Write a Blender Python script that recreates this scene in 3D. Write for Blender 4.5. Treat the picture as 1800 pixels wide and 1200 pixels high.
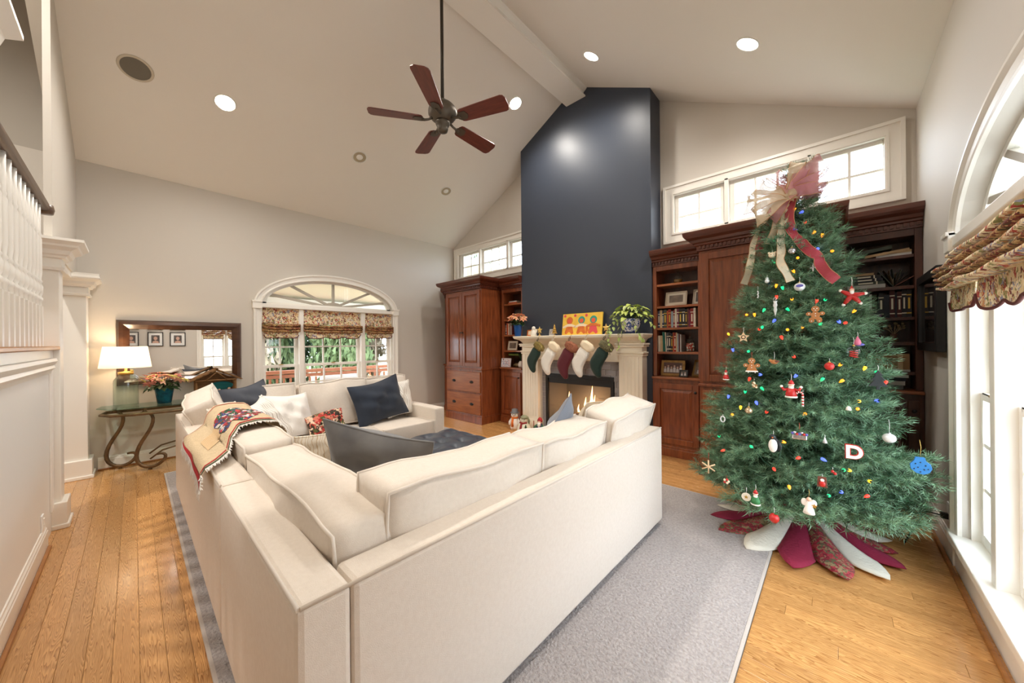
import bpy, bmesh, math, random
from mathutils import Vector, Matrix, Euler
from math import sin, cos, pi, radians, sqrt, atan, atan2
RND = random.Random(11)
SC = bpy.context.scene
COL = SC.collection
for _o in list(bpy.data.objects): bpy.data.objects.remove(_o)

# ---------------------------------------------------------------- camera
FPX, CX, CY, CAMH = 615.0, 900.0, 601.5, 1.4
YAW, ROLL = radians(42.75), radians(-0.5)
_f = Vector((-sin(YAW), cos(YAW), 0)); _r0 = Vector((cos(YAW), sin(YAW), 0)); _u0 = Vector((0, 0, 1))
_r = _r0*cos(ROLL) + _u0*sin(ROLL); _u = -_r0*sin(ROLL) + _u0*cos(ROLL)
cam_d = bpy.data.cameras.new('camera'); cam = bpy.data.objects.new('camera', cam_d); COL.objects.link(cam)
cam_d.sensor_width = 36; cam_d.lens = FPX/1800*36; cam_d.shift_y = (CY-600)/1800; cam_d.clip_start = .02; cam_d.clip_end = 200
cam.matrix_world = Matrix(((_r.x, _u.x, -_f.x, 0), (_r.y, _u.y, -_f.y, 0), (_r.z, _u.z, -_f.z, CAMH), (0, 0, 0, 1)))
SC.camera = cam
CAM = Vector((0, 0, CAMH))
def ray(u, v): return _f + _r*((u-CX)/FPX) + _u*((CY-v)/FPX)
def onX(u, v, x): r = ray(u, v); return CAM + r*(x/r.x)
def onY(u, v, y): r = ray(u, v); return CAM + r*(y/r.y)
def onZ(u, v, z): r = ray(u, v); return CAM + r*((z-CAMH)/r.z)

# ---------------------------------------------------------------- sky, exposure
W = bpy.data.worlds.new('overcast'); SC.world = W; W.use_nodes = True
W.node_tree.nodes['Background'].inputs[0].default_value = (.78, .89, 1, 1)
W.node_tree.nodes['Background'].inputs[1].default_value = 4.4
SC.view_settings.view_transform = 'Standard'
SC.view_settings.look = 'None'
SC.view_settings.gamma = 1
SC.view_settings.use_curve_mapping = False
SC.view_settings.exposure = 1.04
SC.cycles.use_denoising = True
SC.cycles.max_bounces = 10; SC.cycles.diffuse_bounces = 6; SC.cycles.glossy_bounces = 4
SC.cycles.transparent_max_bounces = 16; SC.cycles.transmission_bounces = 6
SC.cycles.sample_clamp_indirect = 8; SC.cycles.caustics_refractive = False; SC.cycles.caustics_reflective = False
CAN_POWER = 56.0
CAN_COLOR = (1, .935, .85)
LAMP_POWER = 4.5

# ---------------------------------------------------------------- helpers
class MB:
    """collects shapes, linked as ONE mesh object by build()"""
    def __init__(s, o=(0, 0, 0)):
        s.v = []; s.f = []; s.mi = []; s.sm = []
        s.o = Vector(o.location if hasattr(o, 'location') else o)
        s.m = None
    def add(s, vs, fs, mi=0, sm=False):
        n = len(s.v)
        if s.m is not None: vs = [s.m @ Vector(p) for p in vs]
        s.v.extend([(p[0]-s.o.x, p[1]-s.o.y, p[2]-s.o.z) for p in vs])
        for f in fs: s.f.append([i+n for i in f]); s.mi.append(mi); s.sm.append(sm)
        return s
    def box(s, x0, x1, y0, y1, z0, z1, mi=0):
        if x0 > x1: x0, x1 = x1, x0
        if y0 > y1: y0, y1 = y1, y0
        if z0 > z1: z0, z1 = z1, z0
        return s.add([(x0,y0,z0),(x1,y0,z0),(x1,y1,z0),(x0,y1,z0),(x0,y0,z1),(x1,y0,z1),(x1,y1,z1),(x0,y1,z1)],
            [(3,2,1,0),(4,5,6,7),(0,1,5,4),(1,2,6,5),(2,3,7,6),(3,0,4,7)], mi)
    def rings(s, rs, mi=0, sm=True, cap=True, closed=True):
        n = len(rs[0]); vs = [p for r in rs for p in r]; fs = []
        for i in range(len(rs)-1):
            for j in range(n if closed else n-1):
                k = (j+1) % n
                fs.append((i*n+j, i*n+k, (i+1)*n+k, (i+1)*n+j))
        s.add(vs, fs, mi, sm)
        if cap:
            s.add(rs[0], [tuple(reversed(range(n)))], mi); s.add(rs[-1], [tuple(range(n))], mi)
        return s
    def lathe(s, prof, c=(0,0,0), n=20, mi=0, sm=True, cap=True, axis='Z', sx=1, sy=1):
        rs = []
        for r, z in prof:
            ring = []
            for j in range(n):
                a = 2*pi*j/n
                p = (r*cos(a)*sx, r*sin(a)*sy, z)
                if axis == 'X': p = (z, p[0], p[1])
                if axis == 'Y': p = (p[0], z, p[1])
                ring.append((c[0]+p[0], c[1]+p[1], c[2]+p[2]))
            rs.append(ring)
        return s.rings(rs, mi, sm, cap)
    def tube(s, pts, r, n=8, mi=0, cap=True, flat=1.0):
        pts = [Vector(p) for p in pts]; m = len(pts)
        if not hasattr(r, '__len__'): r = [r]*m
        rs = []; nrm = None
        for i, p in enumerate(pts):
            t = (pts[min(i+1, m-1)] - pts[max(i-1, 0)])
            t = t.normalized() if t.length > 1e-9 else Vector((0, 0, 1))
            if nrm is None: nrm = t.orthogonal().normalized()
            nrm = (nrm - t*nrm.dot(t)); nrm = nrm.normalized() if nrm.length > 1e-6 else t.orthogonal().normalized()
            b = t.cross(nrm)
            rs.append([tuple(p + (nrm*cos(2*pi*j/n) + b*sin(2*pi*j/n)*flat)*r[i]) for j in range(n)])
        return s.rings(rs, mi, True, cap)
    def prism(s, poly, axis, lo, hi, mi=0, sm=False):
        n = len(poly)
        def P(a, b, t): return (t, a, b) if axis == 'X' else (a, t, b) if axis == 'Y' else (a, b, t)
        vs = [P(a, b, lo) for a, b in poly] + [P(a, b, hi) for a, b in poly]
        s.add(vs, [tuple(reversed(range(n))), tuple(range(n, 2*n))], mi)
        return s.add(vs, [(i, (i+1) % n, n+(i+1) % n, n+i) for i in range(n)], mi, sm)
    def ball(s, c, r, n=14, m=9, mi=0):
        if not hasattr(r, '__len__'): r = (r, r, r)
        vs = []; fs = []
        for i in range(m+1):
            t = pi*i/m
            for j in range(n):
                a = 2*pi*j/n
                vs.append((c[0]+r[0]*sin(t)*cos(a), c[1]+r[1]*sin(t)*sin(a), c[2]+r[2]*cos(t)))
        for i in range(m):
            for j in range(n):
                k = (j+1) % n
                if i == 0: fs.append((j, (i+1)*n+j, (i+1)*n+k))
                elif i == m-1: fs.append((i*n+j, (i+1)*n+j, i*n+k))
                else: fs.append((i*n+j, (i+1)*n+j, (i+1)*n+k, i*n+k))
        return s.add(vs, fs, mi, True)
    def grid(s, fn, nu, nv, mi=0, sm=True):
        vs = [fn(i/nu, j/nv) for j in range(nv+1) for i in range(nu+1)]
        fs = [(j*(nu+1)+i, j*(nu+1)+i+1, (j+1)*(nu+1)+i+1, (j+1)*(nu+1)+i) for j in range(nv) for i in range(nu)]
        return s.add(vs, fs, mi, sm)
    def mesh(s, name, mats, recalc=True):
        me = bpy.data.meshes.new(name); me.from_pydata(s.v, [], s.f)
        for m in (mats if isinstance(mats, (list, tuple)) else [mats]): me.materials.append(m)
        me.polygons.foreach_set('material_index', s.mi); me.polygons.foreach_set('use_smooth', s.sm)
        if recalc and len(s.f) < 6000:
            b = bmesh.new(); b.from_mesh(me); bmesh.ops.remove_doubles(b, verts=b.verts, dist=1e-5)
            bmesh.ops.recalc_face_normals(b, faces=b.faces); b.to_mesh(me); b.free()
        me.update(); return me
    def build(s, name, mats, parent=None, bevel=0, label=None, recalc=True):
        o = bpy.data.objects.new(name, s.mesh(name, mats, recalc)); COL.objects.link(o)
        if parent is not None: o.parent = parent
        else: o.location = s.o
        if bevel:
            b = o.modifiers.new('bevel', 'BEVEL'); b.width = bevel; b.segments = 2; b.limit_method = 'ANGLE'; b.angle_limit = radians(40)
        if label: o['label'] = label
        return o
def tag(o, label, cat, group=None):
    o['label'] = label; o['category'] = cat
    if group: o['group'] = group
    return o
def thing(name, label, cat, loc=(0,0,0), rot=(0,0,0), group=None):
    o = bpy.data.objects.new(name, None); COL.objects.link(o); o.location = loc
    o.rotation_euler = rot if hasattr(rot, '__len__') else (0, 0, rot); o.empty_display_size = .05
    return tag(o, label, cat, group)
def struct(o): o['kind'] = 'structure'; return o
def stuff(o): o['kind'] = 'stuff'; return o
def copy_tree(o, parent=None):
    c = o.copy(); COL.objects.link(c); c.parent = parent
    for ch in list(o.children): copy_tree(ch, c)
    return c
def inst(me_or_obj, name, parent, loc=(0,0,0), rot=(0,0,0), sc=(1,1,1), mat=None):
    o = bpy.data.objects.new(name, me_or_obj); COL.objects.link(o); o.parent = parent
    o.location = loc; o.rotation_euler = rot; o.scale = sc if hasattr(sc, '__len__') else (sc,)*3
    return o

# ---------------------------------------------------------------- materials
def srgb(r, g, b):
    return tuple((c/255/12.92 if c/255 <= .04045 else ((c/255+.055)/1.055)**2.4) for c in (r, g, b))
def mat(name, col, rough=.5, metal=0, spec=.5, var=None, bump=None, coat=0, emit=None, trans=0, coords='Object', sheen=0, alpha=1):
    """var=(colour2, scale, (sx,sy,sz), contrast) noise blend; bump=(scale, strength, (sx,sy,sz))"""
    m = bpy.data.materials.new(name); m.use_nodes = True
    nt = m.node_tree; N = nt.nodes; L = nt.links; P = N['Principled BSDF']
    P.inputs['Base Color'].default_value = (*col, 1); P.inputs['Roughness'].default_value = rough
    P.inputs['Metallic'].default_value = metal; P.inputs['Specular IOR Level'].default_value = spec
    if coat: P.inputs['Coat Weight'].default_value = coat; P.inputs['Coat Roughness'].default_value = .12
    if sheen: P.inputs['Sheen Weight'].default_value = sheen
    if trans: P.inputs['Transmission Weight'].default_value = trans
    if alpha < 1: P.inputs['Alpha'].default_value = alpha
    if emit: P.inputs['Emission Color'].default_value = (*emit[0], 1); P.inputs['Emission Strength'].default_value = emit[1]
    tc = N.new('ShaderNodeTexCoord')
    def noise(scale, st, det=4):
        mp = N.new('ShaderNodeMapping'); mp.inputs['Scale'].default_value = st; L.new(tc.outputs[coords], mp.inputs[0])
        n = N.new('ShaderNodeTexNoise'); n.inputs['Scale'].default_value = scale; n.inputs['Detail'].default_value = det
        L.new(mp.outputs[0], n.inputs['Vector']); return n
    if var:
        n = noise(var[1], var[2] if len(var) > 2 else (1,1,1), 6)
        cr = N.new('ShaderNodeValToRGB'); k = var[3] if len(var) > 3 else .25
        cr.color_ramp.elements[0].position = .5-k; cr.color_ramp.elements[1].position = .5+k
        cr.color_ramp.elements[0].color = (*col, 1); cr.color_ramp.elements[1].color = (*var[0], 1)
        L.new(n.outputs['Fac'], cr.inputs[0]); L.new(cr.outputs[0], P.inputs['Base Color'])
    if bump:
        n = noise(bump[0], bump[2] if len(bump) > 2 else (1,1,1), 3)
        b = N.new('ShaderNodeBump'); b.inputs['Strength'].default_value = bump[1]; b.inputs['Distance'].default_value = .01
        L.new(n.outputs['Fac'], b.inputs['Height']); L.new(b.outputs[0], P.inputs['Normal'])
    return m
def wood(name, c1, c2, st, rough=.3, coat=.3, perobj=False, scale=6, cath=False):
    m = mat(name, c1, rough, coat=coat); nt = m.node_tree; N = nt.nodes; L = nt.links; P = N['Principled BSDF']
    tc = N.new('ShaderNodeTexCoord'); mp = N.new('ShaderNodeMapping'); mp.inputs['Scale'].default_value = st
    L.new(tc.outputs['Object'], mp.inputs[0]); vec = mp.outputs[0]
    oi = N.new('ShaderNodeObjectInfo')
    if perobj:
        sc = N.new('ShaderNodeVectorMath'); sc.operation = 'SCALE'; sc.inputs[0].default_value = (37, 71, 53)
        L.new(oi.outputs['Random'], sc.inputs['Scale'])
        ad = N.new('ShaderNodeVectorMath'); ad.operation = 'ADD'; L.new(vec, ad.inputs[0]); L.new(sc.outputs[0], ad.inputs[1]); vec = ad.outputs[0]
    n = N.new('ShaderNodeTexNoise'); n.inputs['Scale'].default_value = scale; n.inputs['Detail'].default_value = 5; n.inputs['Roughness'].default_value = .6
    L.new(vec, n.inputs['Vector']); fac = n.outputs['Fac']
    if cath:
        n.inputs['Detail'].default_value = 1.5; n.inputs['Scale'].default_value = scale*.5
        mu = N.new('ShaderNodeMath'); mu.operation = 'MULTIPLY'; mu.inputs[1].default_value = 34; L.new(fac, mu.inputs[0])
        fr = N.new('ShaderNodeMath'); fr.operation = 'FRACT'; L.new(mu.outputs[0], fr.inputs[0]); fac = fr.outputs[0]
        n2 = N.new('ShaderNodeTexNoise'); n2.inputs['Scale'].default_value = 40; n2.inputs['Detail'].default_value = 4; L.new(vec, n2.inputs['Vector'])
        mm = N.new('ShaderNodeMath'); mm.operation = 'MULTIPLY'; L.new(fac, mm.inputs[0]); L.new(n2.outputs['Fac'], mm.inputs[1]); fac = mm.outputs[0]
    cr = N.new('ShaderNodeValToRGB')
    a, b = (.12, .62) if cath else (.3, .7)
    cr.color_ramp.elements[0].position = a; cr.color_ramp.elements[1].position = b
    cr.color_ramp.elements[0].color = (*c1, 1); cr.color_ramp.elements[1].color = (*c2, 1)
    L.new(fac, cr.inputs[0]); out = cr.outputs[0]
    if perobj:
        hs = N.new('ShaderNodeHueSaturation'); mr = N.new('ShaderNodeMapRange'); mr.inputs['To Min'].default_value = .86; mr.inputs['To Max'].default_value = 1.12
        L.new(oi.outputs['Random'], mr.inputs[0]); L.new(mr.outputs[0], hs.inputs['Value']); L.new(out, hs.inputs['Color']); out = hs.outputs[0]
    L.new(out, P.inputs['Base Color']); return m
def cells(name, cols, scale, st=(1,1,1), rough=.8, bump=0, kind='F1', warp=.15):
    """patchwork of colours on voronoi cells: printed or woven cloth"""
    m = mat(name, cols[0], rough); nt = m.node_tree; N = nt.nodes; L = nt.links; P = N['Principled BSDF']
    tc = N.new('ShaderNodeTexCoord'); mp = N.new('ShaderNodeMapping'); mp.inputs['Scale'].default_value = st
    L.new(tc.outputs['Object'], mp.inputs[0])
    n = N.new('ShaderNodeTexNoise'); n.inputs['Scale'].default_value = scale*.8; n.inputs['Detail'].default_value = 2; L.new(mp.outputs[0], n.inputs['Vector'])
    sc = N.new('ShaderNodeVectorMath'); sc.operation = 'SCALE'; sc.inputs['Scale'].default_value = warp; L.new(n.outputs['Color'], sc.inputs[0])
    ad = N.new('ShaderNodeVectorMath'); L.new(mp.outputs[0], ad.inputs[0]); L.new(sc.outputs[0], ad.inputs[1])
    vo = N.new('ShaderNodeTexVoronoi'); vo.inputs['Scale'].default_value = scale; L.new(ad.outputs[0], vo.inputs['Vector'])
    sp = N.new('ShaderNodeSeparateColor'); L.new(vo.outputs['Color'], sp.inputs[0])
    cr = N.new('ShaderNodeValToRGB'); cr.color_ramp.interpolation = 'CONSTANT'
    e = cr.color_ramp.elements
    while len(e) < len(cols): e.new(.5)
    for i, c in enumerate(cols): e[i].position = i/len(cols); e[i].color = (*c, 1)
    L.new(sp.outputs[0], cr.inputs[0]); L.new(cr.outputs[0], P.inputs['Base Color'])
    return m
def stripes(name, c1, c2, scale, direction='X', rough=.8, dist=2, thr=.5):
    m = mat(name, c1, rough); nt = m.node_tree; N = nt.nodes; L = nt.links; P = N['Principled BSDF']
    tc = N.new('ShaderNodeTexCoord'); w = N.new('ShaderNodeTexWave'); w.bands_direction = direction
    w.inputs['Scale'].default_value = scale; w.inputs['Distortion'].default_value = dist; w.inputs['Detail'].default_value = 2
    L.new(tc.outputs['Object'], w.inputs['Vector']); cr = N.new('ShaderNodeValToRGB'); cr.color_ramp.interpolation = 'EASE'
    cr.color_ramp.elements[0].position = thr; cr.color_ramp.elements[1].position = thr+.12
    cr.color_ramp.elements[0].color = (*c1, 1); cr.color_ramp.elements[1].color = (*c2, 1)
    L.new(w.outputs[0], cr.inputs[0]); L.new(cr.outputs[0], P.inputs['Base Color']); return m
def glass(name, tint=(1,1,1), gl=.08, rough=.0):
    m = bpy.data.materials.new(name); m.use_nodes = True; nt = m.node_tree; N = nt.nodes; L = nt.links
    N.remove(N['Principled BSDF']); out = N['Material Output']
    t = N.new('ShaderNodeBsdfTransparent'); t.inputs[0].default_value = (*tint, 1)
    g = N.new('ShaderNodeBsdfGlossy'); g.inputs['Roughness'].default_value = rough
    lw = N.new('ShaderNodeLayerWeight'); lw.inputs[0].default_value = .5
    pw = N.new('ShaderNodeMath'); pw.operation = 'POWER'; pw.inputs[1].default_value = 4; L.new(lw.outputs['Facing'], pw.inputs[0])
    fr = N.new('ShaderNodeMath'); fr.operation = 'MULTIPLY_ADD'; fr.inputs[1].default_value = .8; fr.inputs[2].default_value = .04; L.new(pw.outputs[0], fr.inputs[0])
    mx = N.new('ShaderNodeMixShader'); L.new(fr.outputs[0], mx.inputs[0]); L.new(t.outputs[0], mx.inputs[1]); L.new(g.outputs[0], mx.inputs[2])
    L.new(mx.outputs[0], out.inputs[0]); return m
def translucent(name, col, fac=.5):
    m = bpy.data.materials.new(name); m.use_nodes = True; nt = m.node_tree; N = nt.nodes; L = nt.links
    N.remove(N['Principled BSDF']); out = N['Material Output']
    d = N.new('ShaderNodeBsdfDiffuse'); t = N.new('ShaderNodeBsdfTranslucent'); d.inputs[0].default_value = t.inputs[0].default_value = (*col, 1)
    mx = N.new('ShaderNodeMixShader'); mx.inputs[0].default_value = fac
    L.new(d.outputs[0], mx.inputs[1]); L.new(t.outputs[0], mx.inputs[2]); L.new(mx.outputs[0], out.inputs[0]); return m
WALL = mat('wall_paint', srgb(206, 200, 191), .6, bump=(160, .04))
CEIL = mat('ceiling_paint', srgb(236, 232, 225), .7)
TRIM = mat('trim_paint', srgb(240, 237, 230), .35)
PANELW = mat('panel_paint', srgb(236, 236, 234), .4)
NAVY = mat('navy_paint', srgb(54, 61, 74), .42, spec=.45, bump=(120, .06))
MANTEL = mat('mantel_paint', srgb(248, 239, 220), .45)
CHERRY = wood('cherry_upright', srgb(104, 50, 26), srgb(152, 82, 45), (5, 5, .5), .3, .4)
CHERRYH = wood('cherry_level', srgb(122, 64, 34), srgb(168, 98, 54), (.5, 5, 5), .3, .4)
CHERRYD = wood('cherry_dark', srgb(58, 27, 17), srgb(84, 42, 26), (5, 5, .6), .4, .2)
CORN = wood('cherry_cornice', srgb(74, 32, 20), srgb(104, 50, 30), (.5, 5, 5), .35, .3)
OAK = wood('oak_floor', srgb(218, 166, 104), srgb(146, 92, 44), (.55, 9, 5), .27, .35, True, 5, True)
OAKT = wood('oak_trim', srgb(176, 120, 66), srgb(140, 88, 44), (.6, 6, 6), .4, .1)
RAILW = wood('rail_wood', srgb(110, 88, 70), srgb(84, 64, 50), (.6, 6, 6), .4, .2)
SOFA = mat('cream_linen', srgb(229, 219, 207), .9, var=(srgb(222, 211, 198), 60), bump=(420, .25), sheen=.15)
PIPE = mat('piping_linen', srgb(222, 212, 200), .9)
RUG = mat('grey_loop_pile', srgb(190, 184, 182), 1, var=(srgb(160, 153, 152), 70, (1, 1, 1), .2), bump=(90, 1.0))
RUGE = mat('rug_binding', srgb(200, 193, 187), .9, bump=(200, .4))
BLACK = mat('black_metal', (.012, .012, .013), .4)
BRONZE = mat('bronze_metal', srgb(92, 84, 74), .45, .6)
IRONB = mat('antique_bronze', srgb(140, 112, 80), .42, .5, var=(srgb(92, 72, 52), 14))
FANW = wood('fan_blade_wood', srgb(84, 36, 30), srgb(116, 54, 42), (.8, 8, 8), .4, .1)
GLASS = glass('window_glass')
JAR = glass('clear_jar_glass', (.93, .97, .95))
GREENGLASS = glass('table_glass', (.72, .88, .82))
MIRR = mat('mirror_silver', (.9, .9, .9), .01, 1)
WHITE = mat('white_plain', (.85, .85, .83), .5)
GOLD = mat('gold', srgb(206, 170, 92), .35, .8)
# ---------------------------------------------------------------- room shell
XL, XR, YF, YR = -6.1, .54, 4.75, -.45
EAVE, SL, RX = 3.45, .507, -2.78
def top(x): return EAVE + SL*((x-XL) if x < RX else (XR-x))
def wall(name, axis, br, zt, hole, lo, hi, m=WALL):
    b = MB()
    for a, c in zip(br[:-1], br[1:]):
        mid = (a+c)/2; h = hole(mid, a, c)
        if h is None: segs = [((0, 0), (zt(a), zt(c)))]
        else: segs = [((0, 0), (h[0], h[0])), ((h[1], h[2]), (zt(a), zt(c)))]
        for (l0, l1), (t0, t1) in segs:
            if max(t0-l0, t1-l1) < 1e-4: continue
            b.prism([(a, l0), (c, l1), (c, t1), (a, t0)], axis, lo, hi)
    return struct(b.build(name, m))
# arched openings: rectangle a..b with an elliptical head
WA, WB, WZ0, WZS, WRISE = 1.26, 3.30, .22, 1.98, .44
def archz(y):
    t = (y-(WA+WB)/2)/((WB-WA)/2); return WZS + WRISE*sqrt(max(0, 1-t*t))
def arch_hole(mid, a, c):
    if WA-1e-6 < mid < WB+1e-6: return (WZ0, archz(a), archz(c))
ys = [YR-2.3] + [(WA+WB)/2 - (WB-WA)/2*cos(pi*i/28) for i in range(29)] + [YF+.15]
wall('wall_left', 'X', ys, lambda y: EAVE, arch_hole, XL-.16, XL)
wall('wall_right', 'X', [YR-.2]+ys[1:], lambda y: EAVE, arch_hole, XR, XR+.16)
FWH = [(-5.86, -3.7, 2.72, 3.27), (-1.52, .39, 2.72, 3.27)]
def fw_hole(mid, a, c):
    for x0, x1, z0, z1 in FWH:
        if x0 < mid < x1: return (z0, z1, z1)
wall('wall_back', 'Y', [XL-.16, -5.86, -3.7, RX, -1.52, .39, XR+.16], top, fw_hole, YF, YF+.16)
# rear side: gable strip over the pillars, header above the stair hall, solid wall behind the camera
b = MB()
b.prism([(XL, 2.16), (-4.42, 2.16), (-4.42, 5.25), (XL, 5.25)], 'Y', YR-.01, YR+.03)
b.prism([(-4.42, 4.3), (RX, 4.3), (-1.3, 4.3), (-1.3, 5.25), (RX, 5.25), (-4.42, 5.25)], 'Y', YR-.01, YR+.03)
b.prism([(-1.3, 0), (XR+.16, 0), (XR+.16, EAVE), (-1.3, top(-1.3))], 'Y', YR-.12, YR+.03)
struct(b.build('wall_rear', WALL))
b = MB(); b.box(XL-.16, XR+.16, YR-2.45, YR-2.3, 0, 5.2); b.box(-1.3, -1.15, YR-2.3, YR-.12, 0, 5.2); b.box(XL-.16, XL, YR-2.3, YR-.01, 3.45, 5.2)
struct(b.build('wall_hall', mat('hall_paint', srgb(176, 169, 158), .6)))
b = MB(); b.box(XL-.16, XR+.16, YR-2.45, YR-.01, 5.1, 5.2); struct(b.build('ceiling_hall', CEIL))
b = MB()
b.prism([(XL-.2, EAVE-.1), (RX, top(RX)), (RX, top(RX)+.15), (XL-.2, EAVE+.1)], 'Y', YR-.12, YF+.16)
b.prism([(XR+.2, EAVE-.1), (RX, top(RX)), (RX, top(RX)+.15), (XR+.2, EAVE+.1)], 'Y', YR-.12, YF+.16)
struct(b.build('ceiling', CEIL))
# ridge beam with crown moulding
b = MB()
zb = 4.93
b.prism([(-2.905, zb), (-2.64, zb), (-2.64, zb+.06), (-2.60, zb+.085), (-2.56, zb+.14), (-2.56, 5.2), (-3.0, 5.2), (-3.0, zb+.14), (-2.945, zb+.085), (-2.905, zb+.06)], 'Y', YR, 4.44)
b.prism([(-2.935, zb-.012), (-2.61, zb-.012), (-2.61, zb+.004), (-2.935, zb+.004)], 'Y', YR, 4.44)
struct(b.build('trim_1', TRIM))
# chimney breast
CH0, CH1, CHY = -3.85, -1.69, 4.42
b = MB()
b.prism([(CH0, .88), (CH1, .88), (CH1, top(CH1)), (RX, top(RX)), (CH0, top(CH0))], 'Y', CHY, YF+.1)
b.box(CH0, -3.30, CHY, YF+.1, 0, .88); b.box(-2.22, CH1, CHY, YF+.1, 0, .88); b.box(-3.30, -2.22, CHY, YF+.1, 0, .09)
chim = struct(b.build('wall_chimney', NAVY))
b = MB()
for u, v in ((999, 479), (1025, 476), (1002, 474)):
    p = onY(u, v, CHY); b.lathe([(.004, 0), (.004, -.006), (.002, -.008)], (p.x, CHY, p.z), 8, axis='Y')
b.build('wall_screw', BRONZE, chim)
# floor: slab with oak strips laid along X as separate planks
fl = MB().box(XL-.16, XR+.16, YR-2.4, YF+.16, -.15, -.012).build('floor', mat('subfloor', srgb(120, 80, 42), .8)); struct(fl)
RUGB = (-5.35, -.315, .215, 3.48)
PW = .083
plank_me = {}
def plank(x0, x1, y0, w=PW):
    L = x1-x0
    if L < .05: return
    key = (round(L, 3), w)
    if key not in plank_me:
        q = MB(); g = .0005
        q.add([(g, g, -.014), (L-g, g, -.014), (L-g, w-g, -.014), (g, w-g, -.014), (g, g, -.0007), (L-g, g, -.0007), (L-g, w-g, -.0007), (g, w-g, -.0007),
               (.0016, .0016, 0), (L-.0016, .0016, 0), (L-.0016, w-.0016, 0), (.0016, w-.0016, 0)],
              [(0,1,5,4),(1,2,6,5),(2,3,7,6),(3,0,4,7),(4,5,9,8),(5,6,10,9),(6,7,11,10),(7,4,8,11),(8,9,10,11)])
        plank_me[key] = q.mesh('plank', OAK)
    inst(plank_me[key], 'plank', fl, (x0, y0, 0))
r = RND
y = YR-.12-PW*3
k = 0
while y < YF-.3:
    if y > YR-.1: x_end = XR
    else: x_end = -4.3
    x = XL
    cuts = [XL]
    x = XL - r.uniform(0, 1.2)
    while x < x_end:
        x += r.choice([1.0, 1.3, 1.6, 1.9, 2.2]); cuts.append(min(round(x, 1), x_end))
    for a, c in zip(cuts[:-1], cuts[1:]):
        if a > RUGB[0]+.1 and c < RUGB[1]-.1 and RUGB[2]+.1 < y < RUGB[3]-.15: continue      # wholly under the rug
        if y > 4.5 and not (-4.5 > a): pass
        # keep planks only where they can be seen: clip the hidden stretch
        if RUGB[2]+.1 < y < RUGB[3]-.15:
            if a < RUGB[0]+.1 and c > RUGB[0]+.3: c = RUGB[0]+.3
            if c > RUGB[1]-.1 and a < RUGB[1]-.3: a = RUGB[1]-.3
        plank(a, c, y)
    y += PW; k += 1
# wide boards just inside the left opening are the same strips; oak shoe mouldings along the walls
def shoe(name, x0, x1, y0, y1): struct(MB().box(x0, x1, y0, y1, 0, .018).build(name, OAKT, bevel=.005))
def base(name, axis, a, c, at, sgn, h=.145):
    """skirting with a moulded top, running along axis"""
    pf = [(0, 0), (.018, 0), (.018, h-.035), (.014, h-.028), (.014, h-.018), (.008, h-.01), (.006, h), (0, h)]
    poly = [(at+sgn*d, z) for d, z in pf]
    q = MB()
    if axis == 'Y': q.prism(poly, 'Y', a, c)
    else: q.prism(poly, 'X', a, c)
    return struct(q.build(name, TRIM))
base('baseboard_left', 'Y', -.28, 1.16, XL, 1); base('baseboard_left', 'Y', 3.42, 4.45, XL, 1)
shoe('trim_2', XL+.018, XL+.036, -.28, 1.16)
base('baseboard_right', 'Y', 3.42, 4.4, XR, -1); base('baseboard_right', 'Y', YR, 1.14, XR, -1)
shoe('trim_3', XR-.045, XR-.024, YR, 4.4)

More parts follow.
